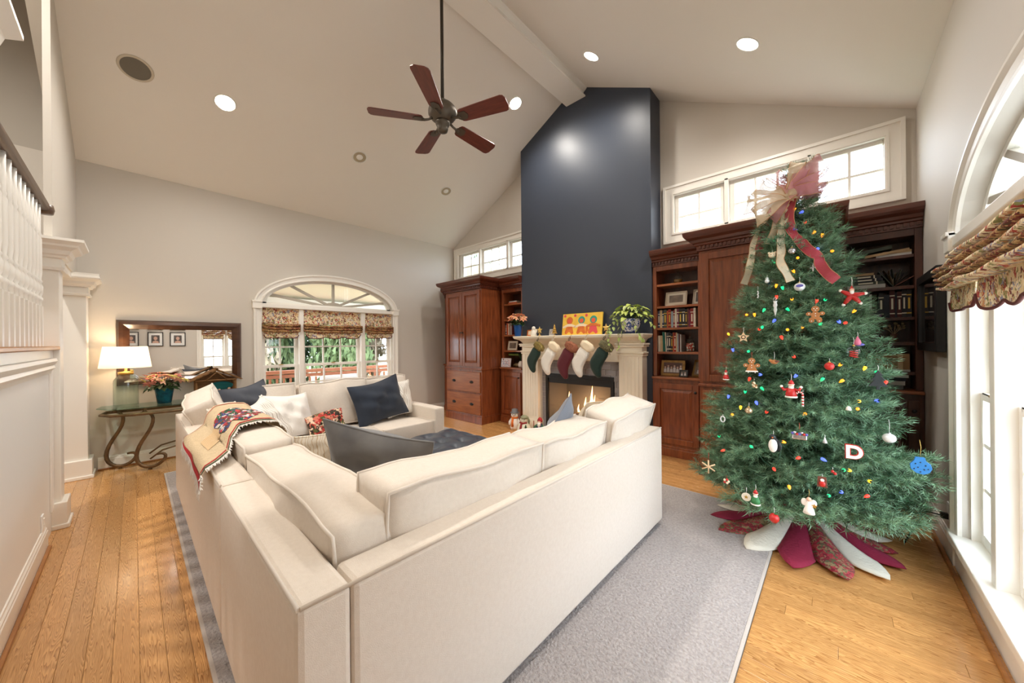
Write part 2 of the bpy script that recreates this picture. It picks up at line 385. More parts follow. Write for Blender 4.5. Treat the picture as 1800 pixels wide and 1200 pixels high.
# ---------------------------------------------------------------- the two big arched windows
BACKLIT = mat('fan_muntin_backlit', srgb(176, 168, 154), .5)  # white fanlight bars and hub: their backlit shade is put into the colour
def big_window(n, xin, sg):
    def X(d): return xin - sg*d            # d: depth outwards from the room face
    q = MB()
    cw = .10
    ym, hw = (WA+WB)/2, (WB-WA)/2
    def path(off, k=36):
        pts = [(ym-hw-off, WZ0)]
        for i in range(k+1):
            a = pi - pi*i/k
            pts.append((ym + (hw+off)*cos(a), WZS + (WRISE+off)*sin(a)))
        pts.append((ym+hw+off, WZ0)); return pts
    steps = [(0, .0), (0, -.018), (.012, -.022), (.03, -.016), (.06, -.02), (.078, -.034), (.094, -.034), (.1, -.024), (.1, 0)]
    rs = [[(X(d), y, z) for y, z in path(o)] for o, d in steps]
    q.rings(rs, 0, False, False, closed=False)
    root = struct(q.build('window_%d' % n, TRIM))
    for y in (WA, WB):                     # spring blocks
        s = -1 if y == WA else 1
        q = MB(); q.box(X(0), X(-.045), y-.004*s, y+s*.112, WZS-.06, WZS+.05); q.box(X(0), X(-.055), y-.004*s, y+s*.12, WZS+.03, WZS+.055); q.build('spring_block', TRIM, root, .004)
    MB().box(X(-.03), X(.12), WA, WB, 1.94, 2.0).build('transom', TRIM, root, .006)
    for y0, y1 in ((1.747, 1.81), (2.712, 2.783)): MB().box(X(0), X(.13), y0, y1, WZ0, 1.94).build('mullion', TRIM, root, .005)
    q = MB(); q.box(X(-.05), X(.16), WA-.1, WB+.1, WZ0-.03, WZ0+.014); q.build('sill', TRIM, root, .006)
    q = MB(); q.box(X(-.012), X(0), WA-.1, WB+.1, .0, WZ0-.03); q.build('apron', TRIM, root)
    for y in (WA, WB):
        s = 1 if y == WA else -1
        MB().box(X(.03), X(.15), y, y+s*.02, WZ0, 1.94).build('jamb', TRIM, root)
    for (y0, y1, cols) in ((WA+.02, 1.747, 2), (1.81, 2.712, 3), (2.783, WB-.02, 2)):
        for (z0, z1, d) in ((WZ0+.016, 1.09, .065), (1.05, 1.94, .1)):
            st = .042
            q = MB(); q.box(X(d), X(d+.035), y0, y0+st, z0, z1); q.box(X(d), X(d+.035), y1-st, y1, z0, z1)
            q.box(X(d), X(d+.035), y0+st, y1-st, z0, z0+.06 if z0 < 1 else z0+.04); q.box(X(d), X(d+.035), y0+st, y1-st, z1-.04, z1)
            sash = q.build('sash', TRIM, root, .004)
            a0, a1, c0, c1 = y0+st, y1-st, z0+(.06 if z0 < 1 else .04), z1-.04
            q = MB()
            for i in range(1, cols): yy = a0+(a1-a0)*i/cols; q.box(X(d+.004), X(d+.03), yy-.011, yy+.011, c0, c1)
            for i in range(1, 3): zz = c0+(c1-c0)*i/3; q.box(X(d+.006), X(d+.028), a0, a1, zz-.011, zz+.011)
            q.build('muntin', TRIM, sash)
            for i in range(cols):
                for j in range(3):
                    ya, yb = a0+(a1-a0)*i/cols, a0+(a1-a0)*(i+1)/cols; za, zb_ = c0+(c1-c0)*j/3, c0+(c1-c0)*(j+1)/3
                    MB().add([(X(d+.017), ya, za), (X(d+.017), yb, za), (X(d+.017), yb, zb_), (X(d+.017), ya, zb_)], [(0,1,2,3)]).build('pane', GLASS, sash)
        q = MB(); ymid = (y0+y1)/2; q.box(X(.05), X(.075), ymid-.025, ymid+.025, 1.09, 1.10); q.build('sash_lock', GOLD, root)
    # fanlight
    k = 36
    def el(rr, a): return (ym+(hw-.0)*rr*cos(a), 2.0+(WRISE-.02)*rr*sin(a))
    q = MB()
    ring_o = [el(1.0, pi*i/k) for i in range(k+1)]; ring_i = [el(.93, pi*i/k) for i in range(k+1)]
    q.rings([[(X(.07), *p) for p in ring_o], [(X(.07), *p) for p in ring_i], [(X(.115), *p) for p in ring_i], [(X(.115), *p) for p in ring_o]], 0, False, False, False)
    q.box(X(.07), X(.115), WA, WB, 2.0, 2.03)
    fan = q.build('fanlight_frame', TRIM, root)
    angs = [0] + [radians(a) for a in (22, 50, 90, 130, 158)] + [pi]
    for a in angs[1:-1]:
        p0, p1 = el(.1, a), el(.96, a)
        d = Vector((p1[0]-p0[0], p1[1]-p0[1])).normalized(); nn = Vector((-d.y, d.x))*.019
        MB().prism([(p0[0]+nn.x, p0[1]+nn.y), (p1[0]+nn.x, p1[1]+nn.y), (p1[0]-nn.x, p1[1]-nn.y), (p0[0]-nn.x, p0[1]-nn.y)], 'X', min(X(.075), X(.11)), max(X(.075), X(.11))).build('muntin', BACKLIT, fan)
    MB().prism([(ym+.15*cos(pi*i/12), 2.02+.07*sin(pi*i/12)) for i in range(13)], 'X', min(X(.072), X(.113)), max(X(.072), X(.113))).build('hub', BACKLIT, fan)
    for a0, a1 in zip(angs[:-1], angs[1:]):
        pts = [(ym, 2.02)] + [el(.96, a0+(a1-a0)*i/6) for i in range(7)]
        MB().add([(X(.092), *p) for p in pts], [tuple(range(8))]).build('pane', GLASS, fan)
    # sky portal in the opening: the daylight of the world comes in here
    li = bpy.data.lights.new('sky_portal', 'AREA'); li.shape = 'RECTANGLE'; li.size = 2.2; li.size_y = 2.2; li.cycles.is_portal = True
    lo = bpy.data.objects.new('sky_portal', li); COL.objects.link(lo); lo.location = (X(.155), ym, 1.33)
    lo.rotation_euler = (0, -pi/2*sg, 0)
    return root
big_window(1, XL, 1); big_window(2, XR, -1)

# ---------------------------------------------------------------- transom windows in the fireplace wall
def row_window(n, x0, x1, units):
    q = MB(); y = YF
    zc0, zc1 = 2.66, 3.40
    for (o, d) in ((0, .022), (.075, .034)):
        pass
    def frame(a, c, e, f, w, d0, d1): q.box(a, a+w, d0, d1, e, f); q.box(c-w, c, d0, d1, e, f); q.box(a+w, c-w, d0, d1, e, e+w); q.box(a+w, c-w, d0, d1, f-w, f)
    frame(x0, x1, zc0, zc1, .13, y-.022, y+.001); frame(x0, x1, zc0, zc1, .03, y-.036, y-.022); frame(x0+.1, x1-.1, zc0+.1, zc1-.1, .02, y-.03, y-.022)
    root = struct(q.build('window_%d' % n, TRIM))
    for (a, c, cols), (a2, c2, _) in zip(units[:-1], units[1:]):
        MB().box(c+.05, a2-.05, y-.03, y+.1, zc0+.1, zc1-.1).build('mullion', TRIM, root, .005)
    for a, c, cols in units:
        z0, z1 = 2.755, 3.235; s = .048
        q = MB(); frame(a-s, c+s, z0-s, z1+s, s, y+.03, y+.075)
        sash = q.build('sash', TRIM, root, .004)
        q = MB()
        for i in range(1, cols): xx = a+(c-a)*i/cols; q.box(xx-.011, xx+.011, y+.036, y+.07, z0, z1)
        q.box(a, c, y+.038, y+.068, (z0+z1)/2-.011, (z0+z1)/2+.011)
        q.build('muntin', TRIM, sash)
        for i in range(cols):
            for e, f in ((z0, (z0+z1)/2), ((z0+z1)/2, z1)):
                xa, xb = a+(c-a)*i/cols, a+(c-a)*(i+1)/cols
                MB().add([(xa, y+.053, e), (xb, y+.053, e), (xb, y+.053, f), (xa, y+.053, f)], [(0,1,2,3)]).build('pane', GLASS, sash)
    li = bpy.data.lights.new('sky_portal', 'AREA'); li.shape = 'RECTANGLE'; li.size = x1-x0-.1; li.size_y = .6; li.cycles.is_portal = True
    lo = bpy.data.objects.new('sky_portal', li); COL.objects.link(lo); lo.location = ((x0+x1)/2, y+.157, 3.0); lo.rotation_euler = (-pi/2, 0, 0)
row_window(3, -6.05, -3.75, [(-5.80, -5.31, 2), (-5.16, -4.545, 3), (-4.385, -3.9, 2)])
row_window(4, -1.645, .475, [(-1.47, -1.0, 2), (-.855, -.253, 3), (-.118, .34, 2)])

# ---------------------------------------------------------------- half wall, pillars, railing on the rear side
q = MB(); q.box(-4.40, -1.3, -.58, -.43, 0, 1.36)
hwall = struct(q.build('wall_half', PANELW))
q = MB(); q.box(-4.41, -1.3, -.61, -.385, 1.372, 1.40); q.build('cap', OAKT, hwall, .006)
q = MB(); q.prism([(-.43, 1.20), (-.42, 1.20), (-.415, 1.22), (-.40, 1.24), (-.405, 1.26), (-.39, 1.29), (-.395, 1.31), (-.43, 1.31)], 'X', -4.33, -1.3); q.build('moulding', TRIM, hwall)
q = MB()
q.box(-4.40, -4.30, -.43, -.418, .16, 1.36); q.box(-4.4, -1.3, -.43, -.42, 1.31, 1.372)
q.build('stile', TRIM, hwall, .003)
base('baseboard_rear', 'X', -4.05, -1.3, -.43, 1, .15)
shoe('trim_4', -4.03, -1.3, -.412, -.394)
out = thing('wall_outlet', 'white outlet plate low on the white half wall', 'outlet', (-3.95, -.42, .2))
q = MB(out); q.box(-3.985, -3.915, -.43, -.421, .14, .26); q.build('plate', WHITE, out, .003)
q = MB(out); q.box(-3.965, -3.935, -.421, -.417, .205, .235); q.box(-3.965, -3.935, -.421, -.417, .165, .195); q.build('socket', TRIM, out)
def pillar(x0, x1, y0, y1, ztop, n, capz, ov):
    q = MB(); q.box(x0, x1, y0, y1, 0, ztop)
    root = struct(q.build('trim_%d' % n, TRIM, bevel=.006))
    q = MB(); q.box(x0-.03, x1+.03, y0-.03, y1+.03, .02, .2); q.box(x0-.042, x1+.042, y0-.042, y1+.042, 0, .035)
    q.build('plinth', TRIM, root, .006)
    lev = [(capz, .0), (capz, .02), (capz+.02, .025), (capz+.03, .012), (capz+.09, .012), (capz+.095, .03), (capz+.11, .035), (capz+.12, .05), (capz+.15, .06), (capz+.175, .095), (capz+.19, .10), (capz+.215, ov), (capz+.235, ov), (capz+.235, 0)]
    rs = [[(x0-o, y0-o, z), (x1+o, y0-o, z), (x1+o, y1+o, z), (x0-o, y1+o, z)] for z, o in lev]
    MB().rings(rs, 0, False, False).build('capital', TRIM, root)
    return root
p1 = pillar(-4.58, -4.405, -.585, -.385, 2.2, 5, 1.985, .13)
q = MB(); q.box(-4.405, -4.40, -.53, -.50, 1.42, 1.95); q.build('inset_panel', mat('taupe_paint', srgb(186, 176, 158), .6), p1)
p2 = pillar(XL+.05, -5.84, -.50, -.335, 2.1, 6, 1.93, .09)
MB().box(XL, -4.42, YR-.1, YR+.02, 2.1, 2.2).build('trim_7', TRIM, bevel=.005)
struct(bpy.data.objects['trim_7'])
rail = thing('stair_railing', 'wooden handrail over turned white balusters on top of the half wall', 'railing', (-3, -.43, 1.4))
q = MB(rail)
pf = [(-.03, -.02), (-.034, .012), (-.024, .034), (0, .042), (.024, .034), (.034, .012), (.03, -.02), (.02, -.03), (-.02, -.03)]
q.rings([[(x, -.43+a, 2.385+c) for a, c in pf] for x in (-4.12, -1.4)], 0, True)
q.lathe([(.001, -.035), (.045, -.03), (.052, 0), (.045, .035), (.001, .05)], (-4.13, -.43, 2.375), 16)
q.build('handrail', RAILW, rail)
bal = MB()
prof = [(.014, 0), (.014, .30), (.019, .31), (.019, .325), (.012, .335), (.02, .36), (.021, .40), (.012, .425), (.018, .435), (.012, .45), (.0165, .5), (.0165, .72), (.012, .735), (.016, .75), (.012, .765), (.012, .96)]
bal.lathe(prof, (0,0,0), 10); bal.box(-.017, .017, -.017, .017, 0, .27)
bme = bal.mesh('baluster', TRIM)
for i in range(20): inst(bme, 'baluster', rail, (-3.92+i*.118+3, 0, 0))
# moulded crown end of the upper opening, over the railing
q = MB()
lev = [(2.545, .0), (2.56, .03), (2.60, .035), (2.62, .06), (2.66, .07), (2.70, .11), (2.72, .11), (2.72, 0)]
q.rings([[(-2.42-o, -.60, z), (-1.3, -.60, z), (-1.3, -.42+o, z), (-2.42-o, -.42+o, z)] for z, o in lev], 0, False, True)
struct(q.build('trim_8', TRIM))
# ---------------------------------------------------------------- built-in cabinets
def cornice(q, x0, x1, yf, yb, lev, lo=True, ro=True):
    rs = []
    for z, o in lev:
        a = x0-(o if lo else 0); c = x1+(o if ro else 0)
        rs.append([(a, yb, z), (a, yf-o, z), (c, yf-o, z), (c, yb, z)])
    return q.rings(rs, 0, False, True)
CLEV = [(2.33, 0), (2.33, .012), (2.375, .012), (2.385, .03), (2.40, .032), (2.41, .05), (2.435, .065), (2.455, .10), (2.475, .115), (2.50, .12), (2.515, .12), (2.515, 0)]
def dentils(x0, x1, yf, parent, m, left=None, right=None, yb=None):
    q = MB(parent_root(parent)); x = x0+.012
    while x < x1-.02:
        q.box(x, x+.02, yf-.026, yf-.012, 2.347, 2.377); x += .038
    if right is not None:
        y = yf+.01
        while y < yb-.02: q.box(x1+.012, x1+.026, y, y+.02, 2.347, 2.377); y += .038
    return stuff(q.build('dentil_row', m, parent))
def parent_root(o):
    while o.parent: o = o.parent
    return o
def panel_door(name, t, parent, x0, x1, y, z0, z1, m, mp, st=.065, knob=None):
    """raised panel door, its face at y (room side is -y)"""
    q = MB(t); d = .022
    q.box(x0, x0+st, y, y+d, z0, z1); q.box(x1-st, x1, y, y+d, z0, z1); q.box(x0+st, x1-st, y, y+d, z0, z0+st); q.box(x0+st, x1-st, y, y+d, z1-st, z1)
    dr = q.build(name, m, parent, .004)
    q = MB(t); a, c, e, f = x0+st, x1-st, z0+st, z1-st
    q.rings([[(a, y+.018, e), (c, y+.018, e), (c, y+.018, f), (a, y+.018, f)], [(a+.012, y+.016, e+.012), (c-.012, y+.016, e+.012), (c-.012, y+.016, f-.012), (a+.012, y+.016, f-.012)],
             [(a+.04, y+.006, e+.04), (c-.04, y+.006, e+.04), (c-.04, y+.006, f-.04), (a+.04, y+.006, f-.04)]], 0, False, True)
    q.build('panel', mp, dr)
    if knob:
        q = MB(t); q.lathe([(.006, 0), (.006, -.014), (.014, -.018), (.016, -.026), (.010, -.032), (.001, -.033)], (knob[0], y, knob[1]), 12, axis='Y'); q.build('knob', BLACK, dr)
    return dr
def bookcase(x0, x1, label, shelves, m=CHERRY, dk=CHERRYD, doors=1, lo=False, ro=False):
    t = thing('bookcase', label, 'bookcase', ((x0+x1)/2, 4.4, 0)); yb, yf, yu = YF-.004, 4.40, 4.45
    q = MB(t); q.box(x0, x1, yf+.022, yb, .12, .935); q.build('base_cabinet', m, t, .003)
    q = MB(t); q.box(x0, x1, yf+.012, yb, 0, .125); q.box(x0, x1, yf, yb, .0, .1); q.build('plinth', m, t, .005)
    q = MB(t); q.box(x0-.0, x1+.0, yf-.012, yb, .935, .965); q.build('counter_top', CHERRYH, t, .008)
    w = (x1-x0-.05)/doors
    for i in range(doors): panel_door('door', t, t, x0+.03+i*w, x0+.02+(i+1)*w, yf, .16, .885, m, m, knob=(x0+.02+(i+1)*w-.03, .80))
    q = MB(t); q.box(x0, x0+.045, yu, yb, .965, 2.33); q.build('side_panel', m, t, .003)
    q = MB(t); q.box(x1-.045, x1, yu, yb, .965, 2.33); q.build('side_panel', m, t, .003)
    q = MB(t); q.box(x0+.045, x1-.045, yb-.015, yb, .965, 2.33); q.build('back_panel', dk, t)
    q = MB(t); q.box(x0+.045, x1-.045, yu, yb-.015, 2.27, 2.33); q.build('top_rail', m, t, .003)
    for z in shelves:
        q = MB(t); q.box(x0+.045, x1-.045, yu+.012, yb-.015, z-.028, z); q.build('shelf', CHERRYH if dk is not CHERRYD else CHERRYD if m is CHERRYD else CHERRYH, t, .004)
    q = MB(t); cornice(q, x0, x1, yu, yb, CLEV, lo, ro); c = q.build('cornice', CORN, t)
    dentils(x0, x1, yu, c, CORN)
    return t
SHR = [1.268, 1.564, 1.832, 2.105]
bookcase(-1.688, -1.125, 'cherry bookcase of books and framed photos, right of the navy chimney', SHR)
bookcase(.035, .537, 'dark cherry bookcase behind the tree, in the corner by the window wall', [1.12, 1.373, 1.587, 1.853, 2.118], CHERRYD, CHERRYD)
bookcase(-4.36, -3.852, 'cherry bookcase between the armoire and the navy chimney', [1.259, 1.531, 1.80, 2.074])
bookcase(-6.02, -5.47, 'narrow strip of cherry bookcase left of the armoire, against the window wall', [1.259, 1.531, 1.80, 2.074])
def armoire(x0, x1, label, m, pulls=True):
    yf, yb = 4.0, YF-.004
    t = thing('armoire', label, 'armoire', ((x0+x1)/2, yf, 0))
    q = MB(t); q.box(x0, x1, yf+.022, yb, .1, 2.33); q.build('body', m, t, .004)
    q = MB(t); q.box(x0-.012, x1+.012, yf, yb, .0, .12); q.box(x0-.006, x1+.006, yf+.008, yb, .12, .14); q.build('plinth', m, t, .005)
    q = MB(t); q.box(x0-.012, x1+.012, yf, yb, .925, .955); q.build('waist_moulding', m, t, .008)
    mid = (x0+x1)/2
    for a, c, kx in ((x0+.03, mid-.003, mid-.03), (mid+.003, x1-.03, mid+.03)): panel_door('door', t, t, a, c, yf, .985, 2.30, m, m, knob=(kx, 1.58))
    for z0, z1 in ((.535, .89), (.15, .505)):
        q = MB(t); q.box(x0+.03, x1-.03, yf, yf+.024, z0, z1); d = q.build('drawer', CHERRYH, t, .008)
        for px in (x0+.25, x1-.25):
            q = MB(t); zc = (z0+z1)/2
            rs = []
            for i in range(9):
                a = pi*i/8; rs.append([(px-.042*cos(a), yf-.001, zc-.012+.030*sin(a)*.9+.0), (px-.036*cos(a), yf-.024*sin(a)-.002, zc-.012+.012*sin(a)), (px-.042*cos(a)*.98, yf-.001, zc-.014)])
            q.rings(rs, 0, True, True); q.lathe([(.001, 0), (.05, 0), (.05, -.003), (.001, -.003)], (px, yf, zc), 16, axis='Y', sy=.5); q.build('cup_pull', BLACK, d)
    q = MB(t); cornice(q, x0, x1, yf, yb, CLEV); c = q.build('cornice', CORN, t)
    dentils(x0, x1, yf, c, CORN, None, True, 4.42)
    return t
armoire(-5.41, -4.42, 'tall cherry armoire with two drawers, left of the fireplace', CHERRY)
armoire(-1.045, -.03, 'tall cherry armoire half hidden behind the decorated tree', CHERRY)

# ---------------------------------------------------------------- mantel, tile surround and fire
mt = thing('fireplace_mantel', 'cream painted mantel with fluted pillars, on the navy chimney', 'mantel', ((CH0+CH1)/2, 4.3, 0))
q = MB(mt)
cx0, cx1 = -3.80, -1.645
lev = [(1.36, 4.27, 0), (1.375, 4.265, 0), (1.40, 4.25, .01), (1.43, 4.21, .03), (1.445, 4.17, .06), (1.455, 4.13, .08), (1.485, 4.115, .09), (1.495, 4.12, .085)]
q.rings([[(-3.70-o, CHY-.001, z), (-3.70-o, yv, z), (-1.77+o, yv, z), (-1.77+o, CHY-.001, z)] for z, yv, o in lev], 0, False, True)
q.build('shelf', MANTEL, mt, .004)
q = MB(mt); q.box(-3.42, -2.05, 4.31, CHY-.001, 1.13, 1.40); q.box(-3.42, -2.05, 4.30, 4.33, 1.13, 1.155); q.box(-3.42, -2.05, 4.29, 4.32, 1.33, 1.37); q.build('header', MANTEL, mt, .004)
for x0, x1 in ((-3.725, -3.405), (-2.065, -1.755)):
    q = MB(mt); q.box(x0, x1, 4.27, CHY-.001, 0, 1.37); lg = q.build('pilaster', MANTEL, mt, .004)
    q = MB(mt); q.box(x0-.015, x1+.015, 4.25, CHY-.001, 0, .17); q.box(x0-.008, x1+.008, 4.26, CHY-.001, .17, .19); q.build('plinth_block', MANTEL, lg, .005)
    q = MB(mt)
    n = 5
    for i in range(n): a = x0+.035+i*(x1-x0-.07)/n; q.box(a+.012, a+.038, 4.262, 4.275, .24, 1.2)
    q.build('fluting', MANTEL, lg, .004)
    q = MB(mt)
    for z, o in ((1.215, .014), (1.245, .022), (1.33, .03), (1.355, .04)): q.box(x0-o, x1+o, 4.27-o, CHY-.001, z, z+.022)
    q.build('capital', MANTEL, lg, .004)
su = thing('tile_surround', 'grey glazed subway tile surround round the gas fire', 'tiles', (-2.75, 4.40, 0))
GROUT = mat('grout', srgb(226, 222, 216), .8)
TILE = mat('grey_tile', srgb(160, 158, 160), .12, coat=.5, var=(srgb(146, 144, 148), 4))
q = MB(su); q.box(-3.405, -3.335, 4.395, CHY-.002, .0, 1.13); q.box(-2.185, -2.065, 4.395, CHY-.002, 0, 1.13); q.box(-3.405, -2.065, 4.395, CHY-.002, .92, 1.13); q.build('grout_bed', GROUT, su)
def tile(x0, x1, z0, z1):
    if x1-x0 < .012: return
    q = MB(su); q.box(x0, x1, 4.385, 4.396, z0, z1); q.build('tile', TILE, su, .002)
for r_, z in enumerate([i*.078 for i in range(15)]):
    z1 = min(z+.075, 1.13)
    if z1-z < .02: continue
    off = .078*(r_ % 2)
    x = -3.405-off
    while x < -2.065:
        a, c = max(x, -3.405), min(x+.153, -2.065)
        if z >= .92 or z1 > .93: tile(a, c, max(z, .0), z1)
        else:
            if a < -3.335: tile(a, min(c, -3.335), z, z1)
            if c > -2.185: tile(max(a, -2.185), c, z, z1)
        x += .156
fi = thing('gas_fireplace', 'black framed gas fireplace insert with flames behind glass', 'fireplace', (-2.76, 4.36, 0))
FIREBOX = mat('firebox_panel', srgb(104, 98, 90), .8, bump=(30, .3)); LOG = mat('ceramic_log', srgb(150, 120, 92), .9, var=(srgb(70, 52, 42), 9), bump=(20, .6))
fx0, fx1, fy = -3.333, -2.19, 4.37
q = MB(fi); q.box(fx0, fx0+.045, fy, 4.40, .03, .915); q.box(fx1-.045, fx1, fy, 4.40, .03, .915); q.box(fx0+.045, fx1-.045, fy, 4.40, .03, .12); q.box(fx0+.045, fx1-.045, fy, 4.40, .865, .915); q.build('frame', BLACK, fi, .004)
q = MB(fi); q.box(fx0+.045, fx1-.045, fy+.012, fy+.02, .775, .86); q.box(fx0+.045, fx1-.045, fy-.006, fy+.016, .85, .868); q.build('louvre', BLACK, fi, .003)
q = MB(fi); q.add([(fx0+.05, 4.395, .12), (fx1-.05, 4.395, .12), (fx1-.05, 4.395, .78), (fx0+.05, 4.395, .78)], [(0,1,2,3)]); q.build('glass_front', GLASS, fi)
q = MB(fi); y0, y1 = 4.40, 4.74
q.add([(fx0+.04,y0,.1),(fx1-.04,y0,.1),(fx1-.15,y1,.1),(fx0+.15,y1,.1),(fx0+.04,y0,.86),(fx1-.04,y0,.86),(fx1-.15,y1,.86),(fx0+.15,y1,.86)], [(0,1,2,3),(4,5,6,7),(2,3,7,6),(0,3,7,4),(1,2,6,5)]); q.build('firebox', FIREBOX, fi)
for i in range(3): q = MB(fi); z = .52+.0*i; q.box(fx1-.42, fx1-.155, 4.735-.004, 4.735, .22+i*.16, .225+i*.16); q.build('brick_joint', BLACK, fi)
for (a, c) in (((-3.15, 4.55, .17), (-2.35, 4.5, .2)), ((-3.0, 4.62, .22), (-2.75, 4.47, .32)), ((-2.7, 4.47, .22), (-2.45, 4.63, .33)), ((-2.95, 4.5, .27), (-2.5, 4.58, .30))):
    q = MB(fi); q.tube([a, ((a[0]+c[0])/2, (a[1]+c[1])/2, (a[2]+c[2])/2+.012), c], [.05, .056, .045], 9); q.build('log', LOG, fi)
FLAME = bpy.data.materials.new('flame'); FLAME.use_nodes = True
_nt = FLAME.node_tree; _nt.nodes.remove(_nt.nodes['Principled BSDF'])
_e = _nt.nodes.new('ShaderNodeEmission'); _e.inputs[0].default_value = (1, .5, .16, 1); _e.inputs[1].default_value = 2.2
_t = _nt.nodes.new('ShaderNodeBsdfTransparent'); _m = _nt.nodes.new('ShaderNodeAddShader'); _nt.links.new(_e.outputs[0], _m.inputs[0]); _nt.links.new(_t.outputs[0], _m.inputs[1]); _nt.links.new(_m.outputs[0], _nt.nodes['Material Output'].inputs[0])
for x, h, w in ((-3.02, .26, .022), (-2.98, .16, .02), (-2.73, .22, .03), (-2.62, .34, .032), (-2.655, .2, .03), (-2.58, .25, .022), (-2.5, .16, .02), (-2.85, .14, .02)):
    h *= 1.45; q = MB(fi); q.tube([(x, 4.55, .26), (x+.012, 4.55, .26+h*.3), (x-.008, 4.55, .26+h*.65), (x+.008, 4.55, .26+h)], [w*.5, w, w*.55, .001], 8); q.build('flame', FLAME, fi)

li = bpy.data.lights.new('fire_glow', 'POINT'); li.energy = 2.2; li.color = (1, .68, .42); li.shadow_soft_size = .08
lo = bpy.data.objects.new('fire_glow', li); COL.objects.link(lo); lo.location = (-2.7, 4.52, .45)
# ---------------------------------------------------------------- ceiling fittings
TILT = atan(SL)
EMC = mat('lit_lens', (1, 1, 1), .5, emit=((1, .93, .82), 14))
TRIMR = mat('can_trim', (.85, .84, .8), .35)
DARKC = mat('can_inside', srgb(176, 164, 140), .5)
def onslope(x, y): return (x, y, top(x)), (0, -TILT if x < RX else TILT, 0)
def can(x, y, label, lit=True):
    loc, rot = onslope(x, y)
    t = thing('recessed_light', label, 'ceiling light', loc, rot, None)
    MB().lathe([(.082, 0), (.088, -.004), (.098, -.006), (.102, -.001), (.102, .0), (.082, 0)], n=28, cap=False).build('trim_ring', TRIMR, t)
    if lit:
        MB().lathe([(.0005, -.0032), (.05, -.0032), (.082, -.0022)], n=24, cap=False).build('lens', EMC, t)
        li = bpy.data.lights.new('can_lamp', 'SPOT'); li.energy = CAN_POWER; li.color = CAN_COLOR; li.spot_size = radians(165); li.spot_blend = 1; li.shadow_soft_size = .07
        lo = bpy.data.objects.new('can_lamp', li); COL.objects.link(lo); lo.location = Vector(loc)+Vector((0, 0, -.05)); lo.rotation_euler = (0, rot[1]*.5, 0)
    else:
        MB().lathe([(.0005, -.001), (.07, -.001), (.082, -.003)], n=24, cap=False).build('cup', DARKC, t)
        MB().lathe([(.0005, -.012), (.035, -.014), (.045, -.002)], n=16, cap=False).build('lamp_bulb', TRIMR, t)
can(-4.906, .70, 'lit recessed light on the left slope, beside the round speaker')
can(-3.363, 3.755, 'lit recessed light near the fan, left of the navy chimney top')
can(-2.115, 3.72, 'lit recessed light just right of the ridge beam end')
can(-.551, 3.684, 'lit recessed light on the right slope near the window wall')
can(-.551, .70, 'lit recessed light added out of view as fill, right slope over the camera end')  # out of view, mirrors the left slope; added as fill
can(-3.4, .70, 'lit recessed light added out of view as fill, high on the left slope over the sofa')  # out of view, continues the ceiling row; added as fill
can(-4.935, 2.19, 'unlit eyeball recessed light in the middle of the left slope', False)
can(-4.95, 3.70, 'unlit eyeball recessed light on the left slope nearest the fireplace wall', False)
loc, rot = onslope(-4.908, .03)
t = thing('ceiling_speaker', 'round grey mesh speaker set in the left ceiling slope', 'speaker', loc, rot)
MB().lathe([(.105, 0), (.105, -.006), (.122, -.007), (.126, 0), (.105, 0)], n=32, cap=False).build('rim', mat('speaker_rim', srgb(206, 196, 178), .5), t)
MB().lathe([(.0005, -.005), (.06, -.0045), (.106, -.003)], n=32, cap=False).build('grille', mat('speaker_mesh', srgb(128, 122, 110), .8, bump=(900, .5)), t)

fanp = Vector((-2.78, 2.045, 3.52))
t = thing('ceiling_fan', 'bronze ceiling fan with five reddish wood blades on a long rod', 'ceiling fan', fanp)
MB().lathe([(.016, .19), (.016, 1.36)], n=12).build('downrod', mat('rod_bronze', srgb(62, 56, 48), .5, .5), t)
MB().lathe([(.016, 1.33), (.05, 1.34), (.07, 1.40), (.07, 1.44)], n=20).build('canopy', BRONZE, t)
MB().lathe([(.018, .24), (.03, .235), (.034, .2), (.06, .19), (.10, .18), (.128, .15), (.135, .12), (.135, .085), (.11, .05), (.085, .03), (.07, .02)], n=32).build('motor_housing', BRONZE, t)
q = MB()
for i in range(20):
    a = 2*pi*i/20; q.m = Matrix.Rotation(a, 4, 'Z'); q.add([(.082, -.008, .034), (.082, .008, .034), (.122, .009, .072), (.122, -.009, .072)], [(0,1,2,3)])
q.m = Matrix.Translation((0, 0, -.004)); stuff(q.build('vent_slot', mat('slot_dark', (.06, .03, .02), .6), t))
MB().lathe([(.07, .022), (.068, .0), (.06, -.02), (.05, -.03), (.052, -.05), (.045, -.075), (.025, -.085), (.001, -.086)], n=24).build('hub_cap', BRONZE, t)
fblade = [(.20, -.06), (.22, -.068), (.30, -.072), (.64, -.084), (.665, -.075), (.68, -.045), (.68, .045), (.665, .075), (.64, .084), (.30, .072), (.22, .068), (.20, .06), (.185, .03), (.185, -.03)]
bm_ = MB(); bm_.prism(fblade, 'Z', -.004, .004); blade_me = bm_.mesh('blade', FANW)
ir = MB(); ir.tube([(.09, 0, .02), (.13, 0, -.002), (.17, 0, -.012), (.2, 0, -.012)], [.013, .011, .012, .014], 8); ir.prism([(.17, -.02), (.2, -.045), (.26, -.04), (.28, 0), (.26, .04), (.2, .045), (.17, .02)], 'Z', -.012, -.005); iron_me = ir.mesh('blade_iron', BRONZE)
for k_ in range(5):
    a = radians(20.3+72*k_)
    ax = Matrix.Rotation(a, 4, 'Z') @ Matrix.Rotation(radians(-13), 4, 'X')
    o = inst(blade_me, 'blade', t); o.matrix_local = Matrix.Translation((0, 0, .03)) @ ax
    i2 = inst(iron_me, 'blade_iron', o)
